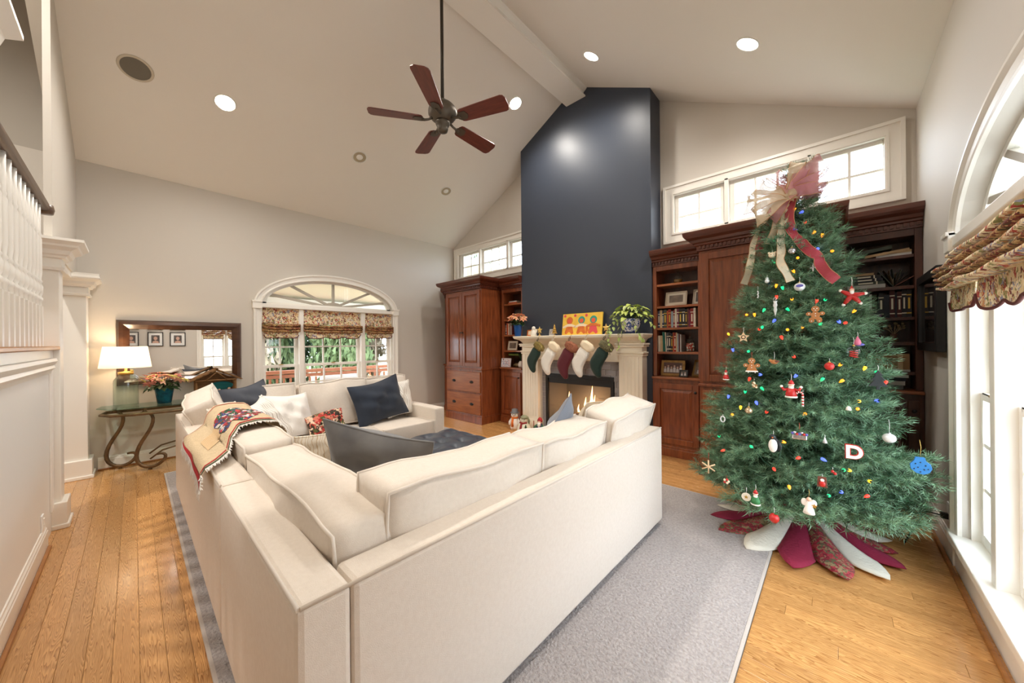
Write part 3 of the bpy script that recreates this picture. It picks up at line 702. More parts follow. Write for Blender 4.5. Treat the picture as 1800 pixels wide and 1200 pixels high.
# ---------------------------------------------------------------- rug, sofa, ottoman
q = MB((-2.8, 1.8, 0)); q.box(RUGB[0]+.0135, RUGB[1]-.0135, RUGB[2]+.0135, RUGB[3]-.0135, .001, .016)
rug = tag(q.build('area_rug', RUG, None, .004), 'large grey loop pile area rug under the sectional sofa', 'rug')
q = MB(rug); x0, x1, y0, y1 = RUGB
for a in ((x0, x1, y0, y0+.014), (x0, x1, y1-.014, y1), (x0, x0+.014, y0+.014, y1-.014), (x1-.014, x1, y0+.014, y1-.014)): q.box(*a, .001, .0165)
q.build('binding', RUGE, rug, .003)
sofa = thing('sectional_sofa', 'cream linen U-shaped sectional sofa on the grey rug', 'sofa', (-2.8, .27, .016))
def part(name, m, bev, *boxes):
    q = MB(sofa)
    for bx in boxes: q.box(*bx)
    return q.build(name, m, sofa, bev)
SY = .265
lb1 = part('back_frame', SOFA, .018, (-4.6, -2.088, SY, SY+.135, .05, .75))
lb2 = part('back_frame', SOFA, .018, (-2.082, -.97, SY, SY+.135, .05, .75))
rb = part('back_frame', SOFA, .018, (-1.10, -.97, SY+.137, 2.72, .05, .749))
fb = part('back_frame', SOFA, .018, (-4.6, -4.465, SY+.137, 2.64, .05, .749))
for o, pts in ((lb1, [(-4.59, SY+.006, .744), (-2.1, SY+.006, .744)]), (lb2, [(-2.07, SY+.006, .744), (-.976, SY+.006, .744)]), (rb, [(-.976, SY+.01, .744), (-.976, 2.71, .744)]), (fb, [(-4.594, SY+.01, .744), (-4.594, 2.63, .744)])):
    q = MB(sofa); q.tube(pts, .006, 6); q.build('piping', PIPE, o)
part('seat_base', SOFA, .015, (-4.46, -1.11, SY+.137, 1.18, .05, .285))
part('seat_base', SOFA, .015, (-2.0, -1.11, 1.184, 2.58, .05, .285))
part('seat_base', SOFA, .015, (-4.46, -3.62, 1.184, 2.50, .05, .285))
part('arm', SOFA, .018, (-4.46, -3.60, 2.505, 2.64, .05, .60))
part('arm', SOFA, .018, (-2.0, -1.105, 2.585, 2.72, .05, .60))
for x, y in ((-4.55, .31), (-2.1, .31), (-1.02, .33), (-1.03, 2.66), (-1.95, 2.66), (-4.55, 2.58), (-3.66, 2.58)):
    q = MB(sofa); q.box(x-.03, x+.03, y-.03, y+.03, .017, .05); q.build('foot', BLACK, sofa)
def cushion_mesh(w, h, t, seed, puff=.3, n=14, wr=.006):
    """boxed cushion: width x, thickness y, height z, centred"""
    r = random.Random(seed); ph = [r.uniform(0, 6.28) for _ in range(8)]
    def shape(x, y, z):        # -1..1 cube coordinates
        k = 1 + puff*(1-abs(x)**2.4)*(1-abs(z)**2.4)
        Y = y*t/2*k
        X = x*w/2*(1-.03*(1-z*z)*.0+.02*(1-y*y)*(1-z*z)); Z = z*h/2*(1+.05*(1-y*y)*(1-x*x)) + (.012*sin(2.3*x+ph[0]) + .006*sin(6*x+ph[1]))*(z+1)/2
        d = wr*(sin(7*x+3*z+ph[2])+sin(11*x-4*z+ph[3])*.7+sin(5*z+9*y+ph[4])*.6)*(1-max(abs(x), abs(z))**6*.5)
        Y += d*(1 if y > 0 else -1)*(abs(y) > .95); Z += d*.7*(abs(z) > .95)
        return (X, Y, Z)
    q = MB()
    nt = max(4, n//3)
    for s in (-1, 1):
        q.grid(lambda u, v: shape(2*u-1, s, 2*v-1), n, n)
        q.grid(lambda u, v: shape(2*u-1, 2*v-1, s), n, nt)
        q.grid(lambda u, v: shape(s, 2*u-1, 2*v-1), nt, n)
    p = MB()
    for s in (-1, 1):
        loop = [(-1+2*i/n, -1) for i in range(n)] + [(1, -1+2*i/n) for i in range(n)] + [(1-2*i/n, 1) for i in range(n)] + [(-1, 1-2*i/n) for i in range(n+1)]
        p.tube([shape(a, s, b) for a, b in loop], .0065, 6, cap=False)
    return q, p
def back_cushion(label, x, y, z, rz, w, h, t, lean, seed, roll=0, group=None):
    M = Matrix.Rotation(rz, 4, 'Z') @ Matrix.Rotation(lean, 4, 'X')
    c = Vector((x, y, z)) + (M @ Vector((0, t/2, h/2)))
    q, p = cushion_mesh(w, h, t, seed)
    o = tag(q.build('back_cushion', SOFA), label, 'cushion', group)
    p.build('piping', PIPE, o)
    o.location = c; o.rotation_euler = (M @ Matrix.Rotation(roll, 4, 'Y')).to_euler(); return o
G = 'loose back cushions of the sofa'
LN = radians(3)
back_cushion('plump cream back cushion in the near corner of the sofa, nearest the camera', -1.725, .425, .445, 0, 1.22, .375, .23, LN, 1, 0, G)
back_cushion('cream back cushion mostly under the fringed throw', -2.945, .425, .445, 0, 1.18, .385, .23, LN, 2, 0, G)
back_cushion('cream back cushion squeezed between the throw and the far corner cushion', -3.80, .45, .445, 0, .50, .42, .20, radians(6), 3, 0, G)
back_cushion('cream back cushion slumped over the back in the far corner by the console', -4.12, .50, .50, radians(-10), .62, .46, .20, radians(26), 4, radians(8), G)
R9 = pi/2
back_cushion('long cream back cushion on the right side, nearest the corner', -1.125, .995, .445, R9, .84, .445, .23, LN, 5, 0, G)
back_cushion('middle cream back cushion on the right side of the sofa', -1.125, 1.755, .445, R9, .66, .43, .23, LN, 6, 0, G)
back_cushion('cream back cushion at the fireplace end of the right side, tipped outwards', -1.15, 2.43, .475, R9, .64, .44, .22, radians(15), 7, radians(-4), G)
for i, (yy, lab) in enumerate(((.80, 'upright cream back cushion behind the charcoal pillow, facing the window wall'), (1.58, 'middle cream back cushion of the far sofa side, behind the red printed pillow'), (2.20, 'cream back cushion of the far sofa side behind the navy pillow'))):
    back_cushion(lab, -4.36, yy, .445, -R9, .74 if i < 2 else .55, .50, .2, radians(11), 10+i, 0, G)
def seat(label, x0, x1, y0, y1, seed):
    q, p = cushion_mesh(x1-x0, .15, y1-y0, seed, puff=.0, wr=.002)
    for b in (q, p): b.v = [(a, b2, c + .012*(1-(2*a/(x1-x0))**2)*(1-(2*b2/(y1-y0))**2)*(1 if c > 0 else 0)) for a, b2, c in b.v]
    o = tag(q.build('seat_cushion', SOFA), label, 'cushion', 'seat cushions of the sofa'); p.build('piping', PIPE, o)
    o.location = ((x0+x1)/2, (y0+y1)/2, .362)
seat('far seat cushion with the red printed pillow, along the window side', -4.40, -3.62, 1.19, 1.845, 21)
seat('far seat cushion next to the end arm, under the navy pillow', -4.40, -3.62, 1.855, 2.50, 22)
seat('corner seat cushion by the white plain pillow', -4.40, -3.55, .46, 1.18, 23)
seat('seat cushion of the near side, beside the far corner', -3.54, -2.55, .46, 1.18, 24)
seat('seat cushion of the near side under the grey velvet pillow', -2.54, -1.16, .46, 1.18, 25)
seat('seat cushion of the right side next to the corner', -2.0, -1.16, 1.19, 1.88, 26)
seat('seat cushion of the right side at the fireplace end', -2.0, -1.16, 1.89, 2.58, 27)
# tufted ottoman
ot = thing('ottoman', 'dark grey tufted leather ottoman in the middle of the sectional', 'ottoman', (-2.72, 1.88, .016))
LEATH = mat('grey_leather', srgb(76, 82, 92), .34, var=(srgb(64, 69, 78), 5), bump=(260, .12))
ox, oy = .53, .60
tuf = []
for j in range(-3, 4):
    for i in range(-3, 4):
        a, b_ = (i + .5*(j % 2))*.24, j*.17
        if abs(a) < ox-.05 and abs(b_) < oy-.05: tuf.append((a, b_))
def tz(a, b_):
    ds = sorted(((a-p)**2+(b_-q_)**2) for p, q_ in tuf)[:2]
    e = min(1, min((ox-abs(a)), (oy-abs(b_)))/.09); e = max(0, e)
    d0, d1 = sqrt(ds[0]), sqrt(ds[1])
    crease = math.exp(-((d1-d0)/.012)**2)*0
    return .39 + .045*sqrt(e) - .04*math.exp(-(d0/.045)**2) - .012*math.exp(-(d0/.10)**2)
q = MB()
def og(u, v):
    a, b_ = (2*u-1)*ox, (2*v-1)*oy
    return (a, b_, tz(a, b_))
q.grid(og, 64, 72); q.box(-ox, ox, -oy, oy, .20, .391)
q.build('padded_top', LEATH, ot, recalc=False)
q = MB(); q.box(-ox+.01, ox-.01, -oy+.01, oy-.01, .06, .20); q.build('base', LEATH, ot, .01)
q = MB()
for a, b_ in tuf: q.ball((a, b_, tz(a, b_)+.002), (.012, .012, .006), 8, 5)
stuff(q.build('button', LEATH, ot))
for a in (-1, 1):
    for b_ in (-1, 1): q = MB(); q.lathe([(.02, .0), (.03, .06)], (a*(ox-.07), b_*(oy-.07), 0), 12); q.build('leg', BLACK, ot)

# ---------------------------------------------------------------- throw pillows
def pillow(name, label, m, loc, rz, w, h, t, lean, seed, roll=0, pm=None, fringe=False, n=18):
    r = random.Random(seed); ph = [r.uniform(0, 6.28) for _ in range(8)]
    def P(x, z, s):
        e = max(0, (1-x*x))*max(0, (1-z*z))
        pin = 1-.07*(1-abs(z)**1.5); pinz = 1-.09*(1-abs(x)**1.5)
        y = s*(t/2*e**.5 + .004) + .012*sin(2.5*x+ph[4])*sin(2*z+ph[5])
        y += s*.017*e*(sin(6*x+4*z+ph[0])+sin(9*z-5*x+ph[1])*.7+sin(13*x+ph[2])*.4)
        return (x*w/2*pin, y, z*h/2*pinz + .02*sin(1.7*x+ph[3])*(z > 0)*z)
    q = MB()
    for s in (-1, 1): q.grid(lambda u, v: P(2*u-1, 2*v-1, s), n, n)
    loop = [(-1+2*i/n, -1) for i in range(n)] + [(1, -1+2*i/n) for i in range(n)] + [(1-2*i/n, 1) for i in range(n)] + [(-1, 1-2*i/n) for i in range(n+1)]
    o = tag(q.build(name, m, recalc=True), label, 'pillow')
    p = MB(); p.tube([P(a, b_, 0) for a, b_ in loop], .006, 6, cap=False); p.build('seam', pm or m, o)
    M = Matrix.Rotation(rz, 4, 'Z') @ Matrix.Rotation(lean, 4, 'X') @ Matrix.Rotation(roll, 4, 'Y')
    o.location = loc; o.rotation_euler = M.to_euler(); return o
VNAVY = mat('navy_velvet', srgb(30, 42, 60), .8, var=(srgb(20, 29, 43), 5), sheen=.25)
VGREY = mat('grey_velvet', srgb(116, 114, 112), .8, var=(srgb(88, 87, 88), 6), sheen=.3)
VSLATE = mat('slate_velvet', srgb(130, 136, 148), .8, var=(srgb(108, 114, 126), 6), sheen=.3)
WCOT = mat('white_cotton', srgb(240, 236, 230), .9, bump=(140, .4))
KNIT = stripes('knit_cream_tan', srgb(240, 232, 218), srgb(212, 190, 156), 12, 'X', .9, 9, .86)
KNITW = stripes('knit_cream_grey', srgb(242, 238, 230), srgb(186, 176, 164), 11, 'X', .9, 3, .84)
TANK = mat('tan_knit', srgb(222, 206, 182), .9, bump=(120, .7))
CHARC = mat('charcoal_cloth', srgb(62, 66, 76), .8, sheen=.15)
PRINT = cells('red_print', [srgb(60, 52, 34), srgb(176, 36, 34), srgb(226, 196, 170), srgb(44, 30, 26), srgb(200, 110, 90), srgb(90, 96, 50)], 30, (1, 1, 1), .8, warp=.1)
pillow('throw_pillow', 'dark navy velvet pillow leaning by the far sofa arm', VNAVY, (-4.07, 2.02, .715), -R9, .64, .50, .17, radians(18), 31, radians(9))
pillow('throw_pillow', 'cream woven pillow with grey bars, behind the navy velvet pillow', KNITW, (-4.16, 2.33, .70), -R9+radians(14), .44, .46, .15, radians(14), 32)
pillow('throw_pillow', 'small red festive printed lumbar pillow on the far seat', PRINT, (-3.97, 1.385, .565), -R9, .37, .22, .10, radians(28), 33, radians(7))
pillow('throw_pillow', 'plain white square pillow in the far corner', WCOT, (-4.05, 1.07, .68), radians(-70), .46, .46, .17, radians(22), 34)
pillow('throw_pillow', 'white pillow with faint grey stitching beside the fringed throw', KNITW, (-3.72, .80, .70), radians(-38), .50, .46, .15, radians(30), 35, radians(12))
pillow('throw_pillow', 'charcoal grey pillow behind the white pillows in the far corner', CHARC, (-4.16, .78, .79), radians(-55), .50, .48, .15, radians(18), 36, radians(10))
pillow('throw_pillow', 'big grey velvet pillow in the near corner, in front of the ottoman', VGREY, (-1.94, .96, .69), radians(32), .64, .54, .20, radians(24), 37, radians(13))
pillow('throw_pillow', 'cream and tan woven pillow partly behind the big grey velvet pillow', KNIT, (-2.48, .97, .64), radians(34), .62, .40, .14, radians(30), 38, radians(-4))
pillow('throw_pillow', 'slate blue velvet pillow with one corner up before the fire', VSLATE, (-1.46, 1.98, .70), R9+radians(14), .54, .54, .15, radians(24), 39, radians(36))
pillow('throw_pillow', 'tan ribbed pillow peeking out behind the end cushion', TANK, (-1.45, 2.50, .705), R9, .46, .46, .15, radians(20), 40, radians(5))

# ---------------------------------------------------------------- fringed throw over the near back
THR = mat('throw_weave', srgb(222, 200, 164), .95, var=(srgb(206, 184, 150), 50), bump=(170, .8))
RED = mat('throw_red', srgb(178, 28, 36), .9, bump=(170, .6)); DKG = mat('throw_green_line', srgb(40, 64, 44), .9)
MOTIF = cells('throw_motif', [srgb(150, 36, 40), srgb(46, 92, 54), srgb(210, 205, 200), srgb(58, 62, 112), srgb(190, 60, 62), srgb(30, 60, 40)], 20, (1.1, 2.6, 2.6), .9, warp=.12)
BASKET = stripes('throw_basket', srgb(222, 200, 164), srgb(186, 140, 84), 16, 'X', .9, 2, .55)
prof_y = [(.238, 0), (.240, .757), (.30, .768), (.365, .79), (.40, .845), (.455, .875), (.55, .885), (.64, .872), (.685, .82), (.70, .74), (.71, .66)]
def throw_pt(s, t, off=0):
    k = t*(len(prof_y)-2); i = min(int(k), len(prof_y)-3); f = k-i
    pr = [(.232, .752-.07*s)] + prof_y[1:]
    (a, c), (d, e) = pr[i], pr[i+1]
    y, z = a+(d-a)*f, c+(e-c)*f
    dy, dz = d-a, e-c; L = sqrt(dy*dy+dz*dz) or 1
    x = -3.2 + 1.0*s - .5*min(1, t/.55)**1.2 - .05*t + .02*sin(9*t+5*s)
    w = .008*sin(8*s+3*t)+.006*sin(13*s-5*t) + .018 + off
    return (x, y - dz/L*w*.8, z + dy/L*w + .006)
th = tag(MB((-2.7, .4, .75)).grid(lambda u, v: throw_pt(u, v), 26, 40).build('fringed_throw', THR, recalc=False), 'beige woven throw with red border and basket motif, over the near sofa back', 'blanket')
sub = lambda s0, s1, t0, t1, off, nu, nv: MB(th).grid(lambda u, v: throw_pt(s0+(s1-s0)*u, t0+(t1-t0)*v, off), nu, nv)
sub(0.0, 1.0, .008, .08, .003, 26, 2).build('red_hem', RED, th, recalc=False)
q = sub(.935, .952, .02, 1, .003, 1, 40); q.build('red_line', RED, th, recalc=False)
q = sub(.03, .042, .02, 1, .003, 1, 40); q.build('red_line', RED, th, recalc=False)
sub(.97, .985, .02, 1, .003, 1, 40).build('green_line', DKG, th, recalc=False)
q = MB(th)
def blob(u, v):
    a = 2*pi*u; rr = v*(1+.13*sin(5*a)+.08*sin(9*a+1))
    return throw_pt(.58+.30*rr*cos(a), .58+.19*rr*sin(a), .004)
q.grid(blob, 40, 10); q.build('flower_motif', MOTIF, th, recalc=False)
sub(.40, .74, .20, .40, .003, 10, 8).build('basket_motif', BASKET, th, recalc=False)
q = MB(th)
for i in range(120):
    s = i/119; p = Vector(throw_pt(s, 0, .002)); d = Vector((RND.uniform(-.01, .01), RND.uniform(-.012, .002), -.03-RND.uniform(0, .012)))
    q.tube([p, p+d*.6, p+d], [.003, .0025, .001], 4)
for i in range(150):
    t_ = .02+.98*i/149; p = Vector(throw_pt(1, t_, .002)); d = Vector((.018+RND.uniform(0, .010), RND.uniform(-.01, .01), RND.uniform(-.014, .0)))
    q.tube([p, p+d*.6, p+d], [.003, .0025, .001], 4)
stuff(q.build('fringe', WCOT, th, recalc=False))
# ---------------------------------------------------------------- left wall: mirror, console table and what stands on it
mi = thing('wall_mirror', 'large dark wood framed mirror on the left wall above the console', 'mirror', (XL+.03, .44, 1.30))
y0, y1, z0, z1, fw_ = -.135, 1.02, .935, 1.70, .105
DKW = wood('mirror_wood', srgb(60, 36, 24), srgb(86, 54, 34), (3, 1, 3), .3, .4)
def frame_bar(name, pts_o, pts_i):
    q = MB(mi); h = [(0, .012), (.18, .045), (.5, .05), (.85, .03), (1, .02)]
    rs = [[(XL+d, a[0]+(b_[0]-a[0])*k, a[1]+(b_[1]-a[1])*k) for a, b_ in zip(pts_o, pts_i)] for k, d in h]
    q.rings(rs, 0, False, False, False); q.build(name, DKW, mi)
O = [(y0, z0), (y1, z0), (y1, z1), (y0, z1)]; I = [(y0+fw_, z0+fw_*.75), (y1-fw_, z0+fw_*.75), (y1-fw_, z1-fw_), (y0+fw_, z1-fw_)]
for i in range(4): j = (i+1) % 4; frame_bar('frame_bar', (O[i], O[j]), (I[i], I[j]))
q = MB(mi); q.box(XL+.002, XL+.014, y0, y1, z0, z1); q.build('backing', DKW, mi)
q = MB(mi); q.add([(XL+.02, *I[0]), (XL+.02, *I[1]), (XL+.02, *I[2]), (XL+.02, *I[3])], [(0,1,2,3)]); q.build('mirror_glass', MIRR, mi)
# console
co = thing('console_table', 'glass topped console table with scrolled bronze legs under the mirror', 'console table', (-5.88, .42, 0))
q = MB(co)
def cplan(o):
    pts = []
    for i in range(9): a = -pi/2 - pi*0 + pi*i/8
    return [(-6.06-o*.2, -.22-o), (-5.88, -.25-o), (-5.72+o*.5, -.17-o*.5), (-5.64+o, .0), (-5.62+o, .42), (-5.64+o, .84), (-5.72+o*.5, 1.01+o*.5), (-5.88, 1.09+o), (-6.06-o*.2, 1.06+o)]
q.prism(cplan(.03), 'Z', .708, .72); q.build('glass_top', GREENGLASS, co, .003)
q = MB(co); q.tube([(x, y, .645) for x, y in cplan(0)]+[(*cplan(0)[0], .645)], .018, 8, flat=.7); q.build('apron_rail', IRONB, co)
def cleg(x, y, dy):
    """scroll leg in the plane along y: top hook, belly, foot curl"""
    k = [(-.05, .645), (.0, .652), (.045, .62), (.05, .54), (.02, .44), (-.045, .33), (-.085, .22), (-.09, .12), (-.05, .05), (.02, .022), (.09, .045), (.14, .10), (.15, .15), (.12, .175), (.075, .165)]
    pts = [(x+a*.35, y+dy*a, z) for a, z in k]
    fine = []
    for i in range(len(pts)-1):
        for f in (0, .5): fine.append(Vector(pts[i]).lerp(Vector(pts[i+1]), f))
    fine.append(Vector(pts[-1]))
    for _ in range(2): fine = [fine[0]] + [(fine[i-1]+fine[i]*2+fine[i+1])/4 for i in range(1, len(fine)-1)] + [fine[-1]]
    rad = [.0125+.0065*sin(pi*i/(len(fine)-1)) for i in range(len(fine))]
    q = MB(co); q.tube(fine, rad, 8); lg = q.build('leg', IRONB, co)
    q = MB(co); q.lathe([(.012, 0), (.02, .004), (.012, .014), (.008, .03)], (x, y+dy*.02, 0), 10); q.build('foot', IRONB, lg)
    q = MB(co); q.lathe([(.014, .645), (.026, .655), (.014, .67), (.022, .69), (.026, .707)], (x, y-dy*.02, 0), 12); q.build('finial', IRONB, lg)
cleg(-6.0, -.13, 1); cleg(-5.70, .10, 1); cleg(-5.99, .97, -1); cleg(-5.70, .84, -1)
for x in (-5.98, -5.69):
    q = MB(co); q.tube([(x, .12, .12), (x, .22, .20), (x, .42, .24), (x, .62, .20), (x, .72, .12)], .009, 8); q.build('stretcher', IRONB, co)
# lamp
la = thing('table_lamp', 'lit table lamp with white drum shade on a clear glass jar', 'lamp', (-5.86, -.06, .72))
MB().lathe([(.085, .0), (.098, .006), (.1, .02), (.1, .27), (.095, .30), (.075, .33), (.055, .345), (.055, .36), (.052, .36), (.052, .345), (.072, .325), (.092, .298), (.096, .27), (.096, .02), (.085, .01), (.001, .01)], n=32, cap=False).build('jar_base', JAR, la)
MB().lathe([(.058, .358), (.062, .36), (.062, .385), (.03, .39), (.012, .395), (.012, .46)], n=24).build('brass_cap', GOLD, la)
SHADE = translucent('lamp_shade_cloth', (.92, .86, .76), .55)
MB().lathe([(.205, .435), (.172, .67)], n=40, cap=False).build('shade', SHADE, la)
q = MB(); q.lathe([(.001, .46), (.02, .47), (.03, .50), (.028, .53), (.012, .56), (.001, .565)], n=14); q.build('bulb', mat('lit_bulb', (1, 1, 1), .5, emit=((1, .82, .58), 8)), la)
q = MB()
for a in range(3): q.m = Matrix.Rotation(a*2*pi/3, 4, 'Z'); q.tube([(0, 0, .64), (.176, 0, .64)], .002, 5)
q.m = None; q.tube([(0, 0, .46), (0, 0, .655)], .004, 6); q.build('harp', GOLD, la)
li = bpy.data.lights.new('lamp_light', 'POINT'); li.energy = LAMP_POWER; li.color = (1, .74, .46); li.shadow_soft_size = .05
lo = bpy.data.objects.new('lamp_light', li); COL.objects.link(lo); lo.parent = la; lo.location = (0, 0, .585)
# plants
LEAFG = mat('leaf_green', srgb(58, 88, 44), .5, var=(srgb(34, 62, 30), 25)); LEAFY = mat('leaf_lime', srgb(150, 178, 62), .5, var=(srgb(206, 214, 110), 30), )
def leafmesh(name, m, L=.1, w=.03, fold=.3, curl=.25):
    q = MB(); vs = []; n = 5
    for i in range(n+1):
        f = i/n; ww = w*sin(pi*min(1, f*.93+.07))**.8*(1.15-f*.5); z = -curl*L*f*f
        vs += [(f*L, -ww, z+ww*fold), (f*L, 0, z), (f*L, ww, z+ww*fold)]
    fs = []
    for i in range(n):
        a = i*3; fs += [(a, a+3, a+4, a+1), (a+1, a+4, a+5, a+2)]
    q.add(vs, fs, 0, True); return q.mesh(name, m, False)
def bract_mesh(m, m2, R_=.07):
    q = MB()
    for k, (n, rr, tilt) in enumerate(((6, 1, .15), (5, .65, .45))):
        for i in range(n):
            a = 2*pi*(i+.5*k)/n; M = Matrix.Rotation(a, 4, 'Z') @ Matrix.Rotation(-tilt, 4, 'Y'); q.m = M
            L = R_*rr
            q.add([(0,0,0), (L*.45, -L*.26, .004), (L*.75, -L*.2, 0), (L, 0, -.012), (L*.75, L*.2, 0), (L*.45, L*.26, .004), (L*.5, 0, -.004)], [(0,1,6),(1,2,6),(2,3,6),(3,4,6),(4,5,6),(5,0,6)], 0, False)
    q.m = None; q.ball((0, 0, .008), (.01, .01, .008), 6, 4, 1)
    return q.mesh('flower_head', [m, m2], False)
def poinsettia(name, label, base_, pr, ph, pm, bm, R_, H_, nf, nl, hs, r):
    t = thing(name, label, 'plant', base_)
    MB().lathe([(pr*.68, 0), (pr*.72, .004), (pr, ph), (pr*1.04, ph+.006), (pr*.96, ph), (pr*.9, ph-.02), (.001, ph-.02)], n=24).build('pot', pm, t)
    fm = [bract_mesh(m, MID, hs) for m in bm]; lm = leafmesh('leaf', LEAFG, hs*1.4, hs*.42)
    q = MB()
    for i in range(nf):
        a = i*2.4; f = sqrt((i+.5)/nf)
        x, y, z = R_*f*cos(a), R_*f*sin(a), ph+H_*(1-.55*f*f)+r.uniform(-.01, .01)
        inst(fm[i % len(fm)], 'flower_head', t, (x, y, z), (f*.8*-sin(a)+r.uniform(-.2, .2), f*.8*cos(a)+r.uniform(-.2, .2), r.uniform(0, 6)))
        q.tube([(0, 0, ph-.02), (x*.5, y*.5, ph+(z-ph)*.6), (x, y, z-.005)], .003, 5)
    q.build('stem', LEAFG, t)
    for i in range(nl):
        a = i*2.4+.5; f = r.uniform(.35, .8); z = ph+H_*r.uniform(.1, .62)*(1-.3*f)
        inst(lm, 'leaf', t, (R_*f*cos(a)*.8, R_*f*sin(a)*.8, z), (r.uniform(-.3, .3), r.uniform(.0, .6), a))
    return t
MID = mat('flower_middle', srgb(190, 190, 70), .6)
PK = [mat('bract_pink', srgb(226, 150, 138), .6, var=(srgb(240, 196, 170), 30)), mat('bract_cream', srgb(236, 206, 160), .6, var=(srgb(224, 160, 140), 30)), mat('bract_rose', srgb(206, 116, 112), .6, var=(srgb(232, 170, 150), 30)), mat('bract_lime', srgb(204, 200, 110), .6, var=(srgb(226, 190, 140), 30))]
FOILB = mat('turquoise_foil', srgb(20, 120, 150), .25, .4, var=(srgb(16, 60, 92), 22), bump=(40, .8))
poinsettia('poinsettia', 'pink and cream poinsettia in a turquoise foil pot on the console', (-5.83, .245, .72), .085, .17, FOILB, PK, .19, .16, 20, 26, .062, random.Random(4))
# nativity stable
ns = thing('toy_stable', 'small wooden stable with a peaked roof and tiny figures, on the console', 'decoration', (-5.83, .71, .72))
BARN = wood('stable_wood', srgb(150, 110, 66), srgb(110, 76, 42), (6, 1, 6), .8, 0); BARK = mat('bark_roof', srgb(160, 118, 72), .9, var=(srgb(104, 72, 42), 18), bump=(30, .8))
q = MB(); q.box(-.1, .1, -.22, .22, 0, .012); q.build('floor_board', BARN, ns)
for y in (-.19, .19):
    for x in (-.07, .07): q = MB(); q.box(x-.01, x+.01, y-.011, y+.011, .012, .235); q.build('post', BARN, ns, .002)
q = MB(); q.box(-.085, -.078, -.2, .2, .012, .235); q.prism([(-.2, .235), (.2, .235), (0, .345)], 'X', -.085, -.078); q.build('back_board', BARN, ns)
for s in (-1, 1):
    for i in range(4):
        f0, f1 = i/4, (i+1)/4+.05
        q = MB(); q.prism([(s*.26*(1-f0), .222+.14*f0+.008*(3-i)*.3), (s*.26*(1-f0), .236+.14*f0), (s*.26*(1-f1), .236+.14*f1+.004), (s*.26*(1-f1), .222+.14*f1)], 'X', -.115, .115); q.build('roof_plank', BARK, ns)
    q = MB(); q.tube([(.105, s*.25, .235), (.105, 0, .365)], .009, 6); q.tube([(.105, s*.1, .24), (.105, 0, .34)], .006, 6); q.build('rafter', BARN, ns)
q = MB(); q.tube([(.1, -.2, .238), (.1, .2, .238)], .008, 6); q.build('beam', BARN, ns)
q = MB(); q.ball((-.05, .06, .15), (.02, .13, .055), 14, 8); q.build('teal_drape', mat('teal_cloth', srgb(28, 118, 122), .8), ns)
for k_, (x, y, h, c) in enumerate(((.02, -.12, .1, (180, 90, 60)), (.05, .03, .11, (224, 206, 180)), (.03, .13, .12, (200, 190, 170)), (.06, -.03, .07, (150, 120, 90)))):
    f = thing('stable_figure', ['tiny kneeling red-brown figure inside the toy stable', 'tiny cream robed figure in front of the teal drape of the toy stable', 'tiny tall pale robed figure at the right post of the toy stable', 'tiny tan crouching figure in the middle of the toy stable'][k_], 'figurine', (-5.83+x, .71+y, .732))
    q = MB(); q.lathe([(.022, 0), (.024, .005), (.018, h*.5), (.011, h*.72), (.006, h*.75)], n=12); q.build('robe', mat('robe', srgb(*c), .7), f)
    q = MB(); q.ball((0, 0, h*.86), h*.13, 10, 7); q.build('head', mat('face', srgb(226, 186, 160), .6), f)
# framed photos on the right wall, seen in the mirror
for i, (ya, yb) in enumerate(((-.17, .09), (.24, .52), (.64, .94))):
    for j, (za, zb_) in enumerate(((1.38, 1.74), (1.80, 2.16))):
        t = thing('picture_frame', 'black framed portrait, %s in the %s row, right wall beside the windows' % (('farthest from the windows', 'middle one', 'nearest the windows')[i], ('lower', 'upper')[j]), 'picture', (XR-.01, (ya+yb)/2, za), 0, 'portraits on the right wall')
        q = MB(t); w_ = .018
        for bx in ((ya, yb, za, za+w_), (ya, yb, zb_-w_, zb_), (ya, ya+w_, za+w_, zb_-w_), (yb-w_, yb, za+w_, zb_-w_)): q.box(XR-.024, XR-.001, *bx)
        q.build('frame', BLACK, t)
        q = MB(t); q.box(XR-.012, XR-.002, ya+w_, yb-w_, za+w_, zb_-w_); q.build('mat_board', WHITE, t)
        ym, zm = (ya+yb)/2, (za+zb_)/2
        q = MB(t); q.box(XR-.014, XR-.011, ym-.075, ym+.075, zm-.1, zm+.1); ph_ = q.build('photo', mat('photo_dark', srgb(70, 66, 66), .4, var=(srgb(120, 112, 108), 8)), t)
        q = MB(t); q.prism([(ym+.035*cos(a), zm+.02+.045*sin(a)) for a in [2*pi*k/14 for k in range(14)]], 'X', XR-.0155, XR-.0135); q.prism([(ym-.06, zm-.1), (ym+.06, zm-.1), (ym+.05, zm-.055), (ym, zm-.035), (ym-.05, zm-.055)], 'X', XR-.0155, XR-.0135); q.build('portrait', mat('portrait_skin', srgb(206, 168, 150), .5), ph_)
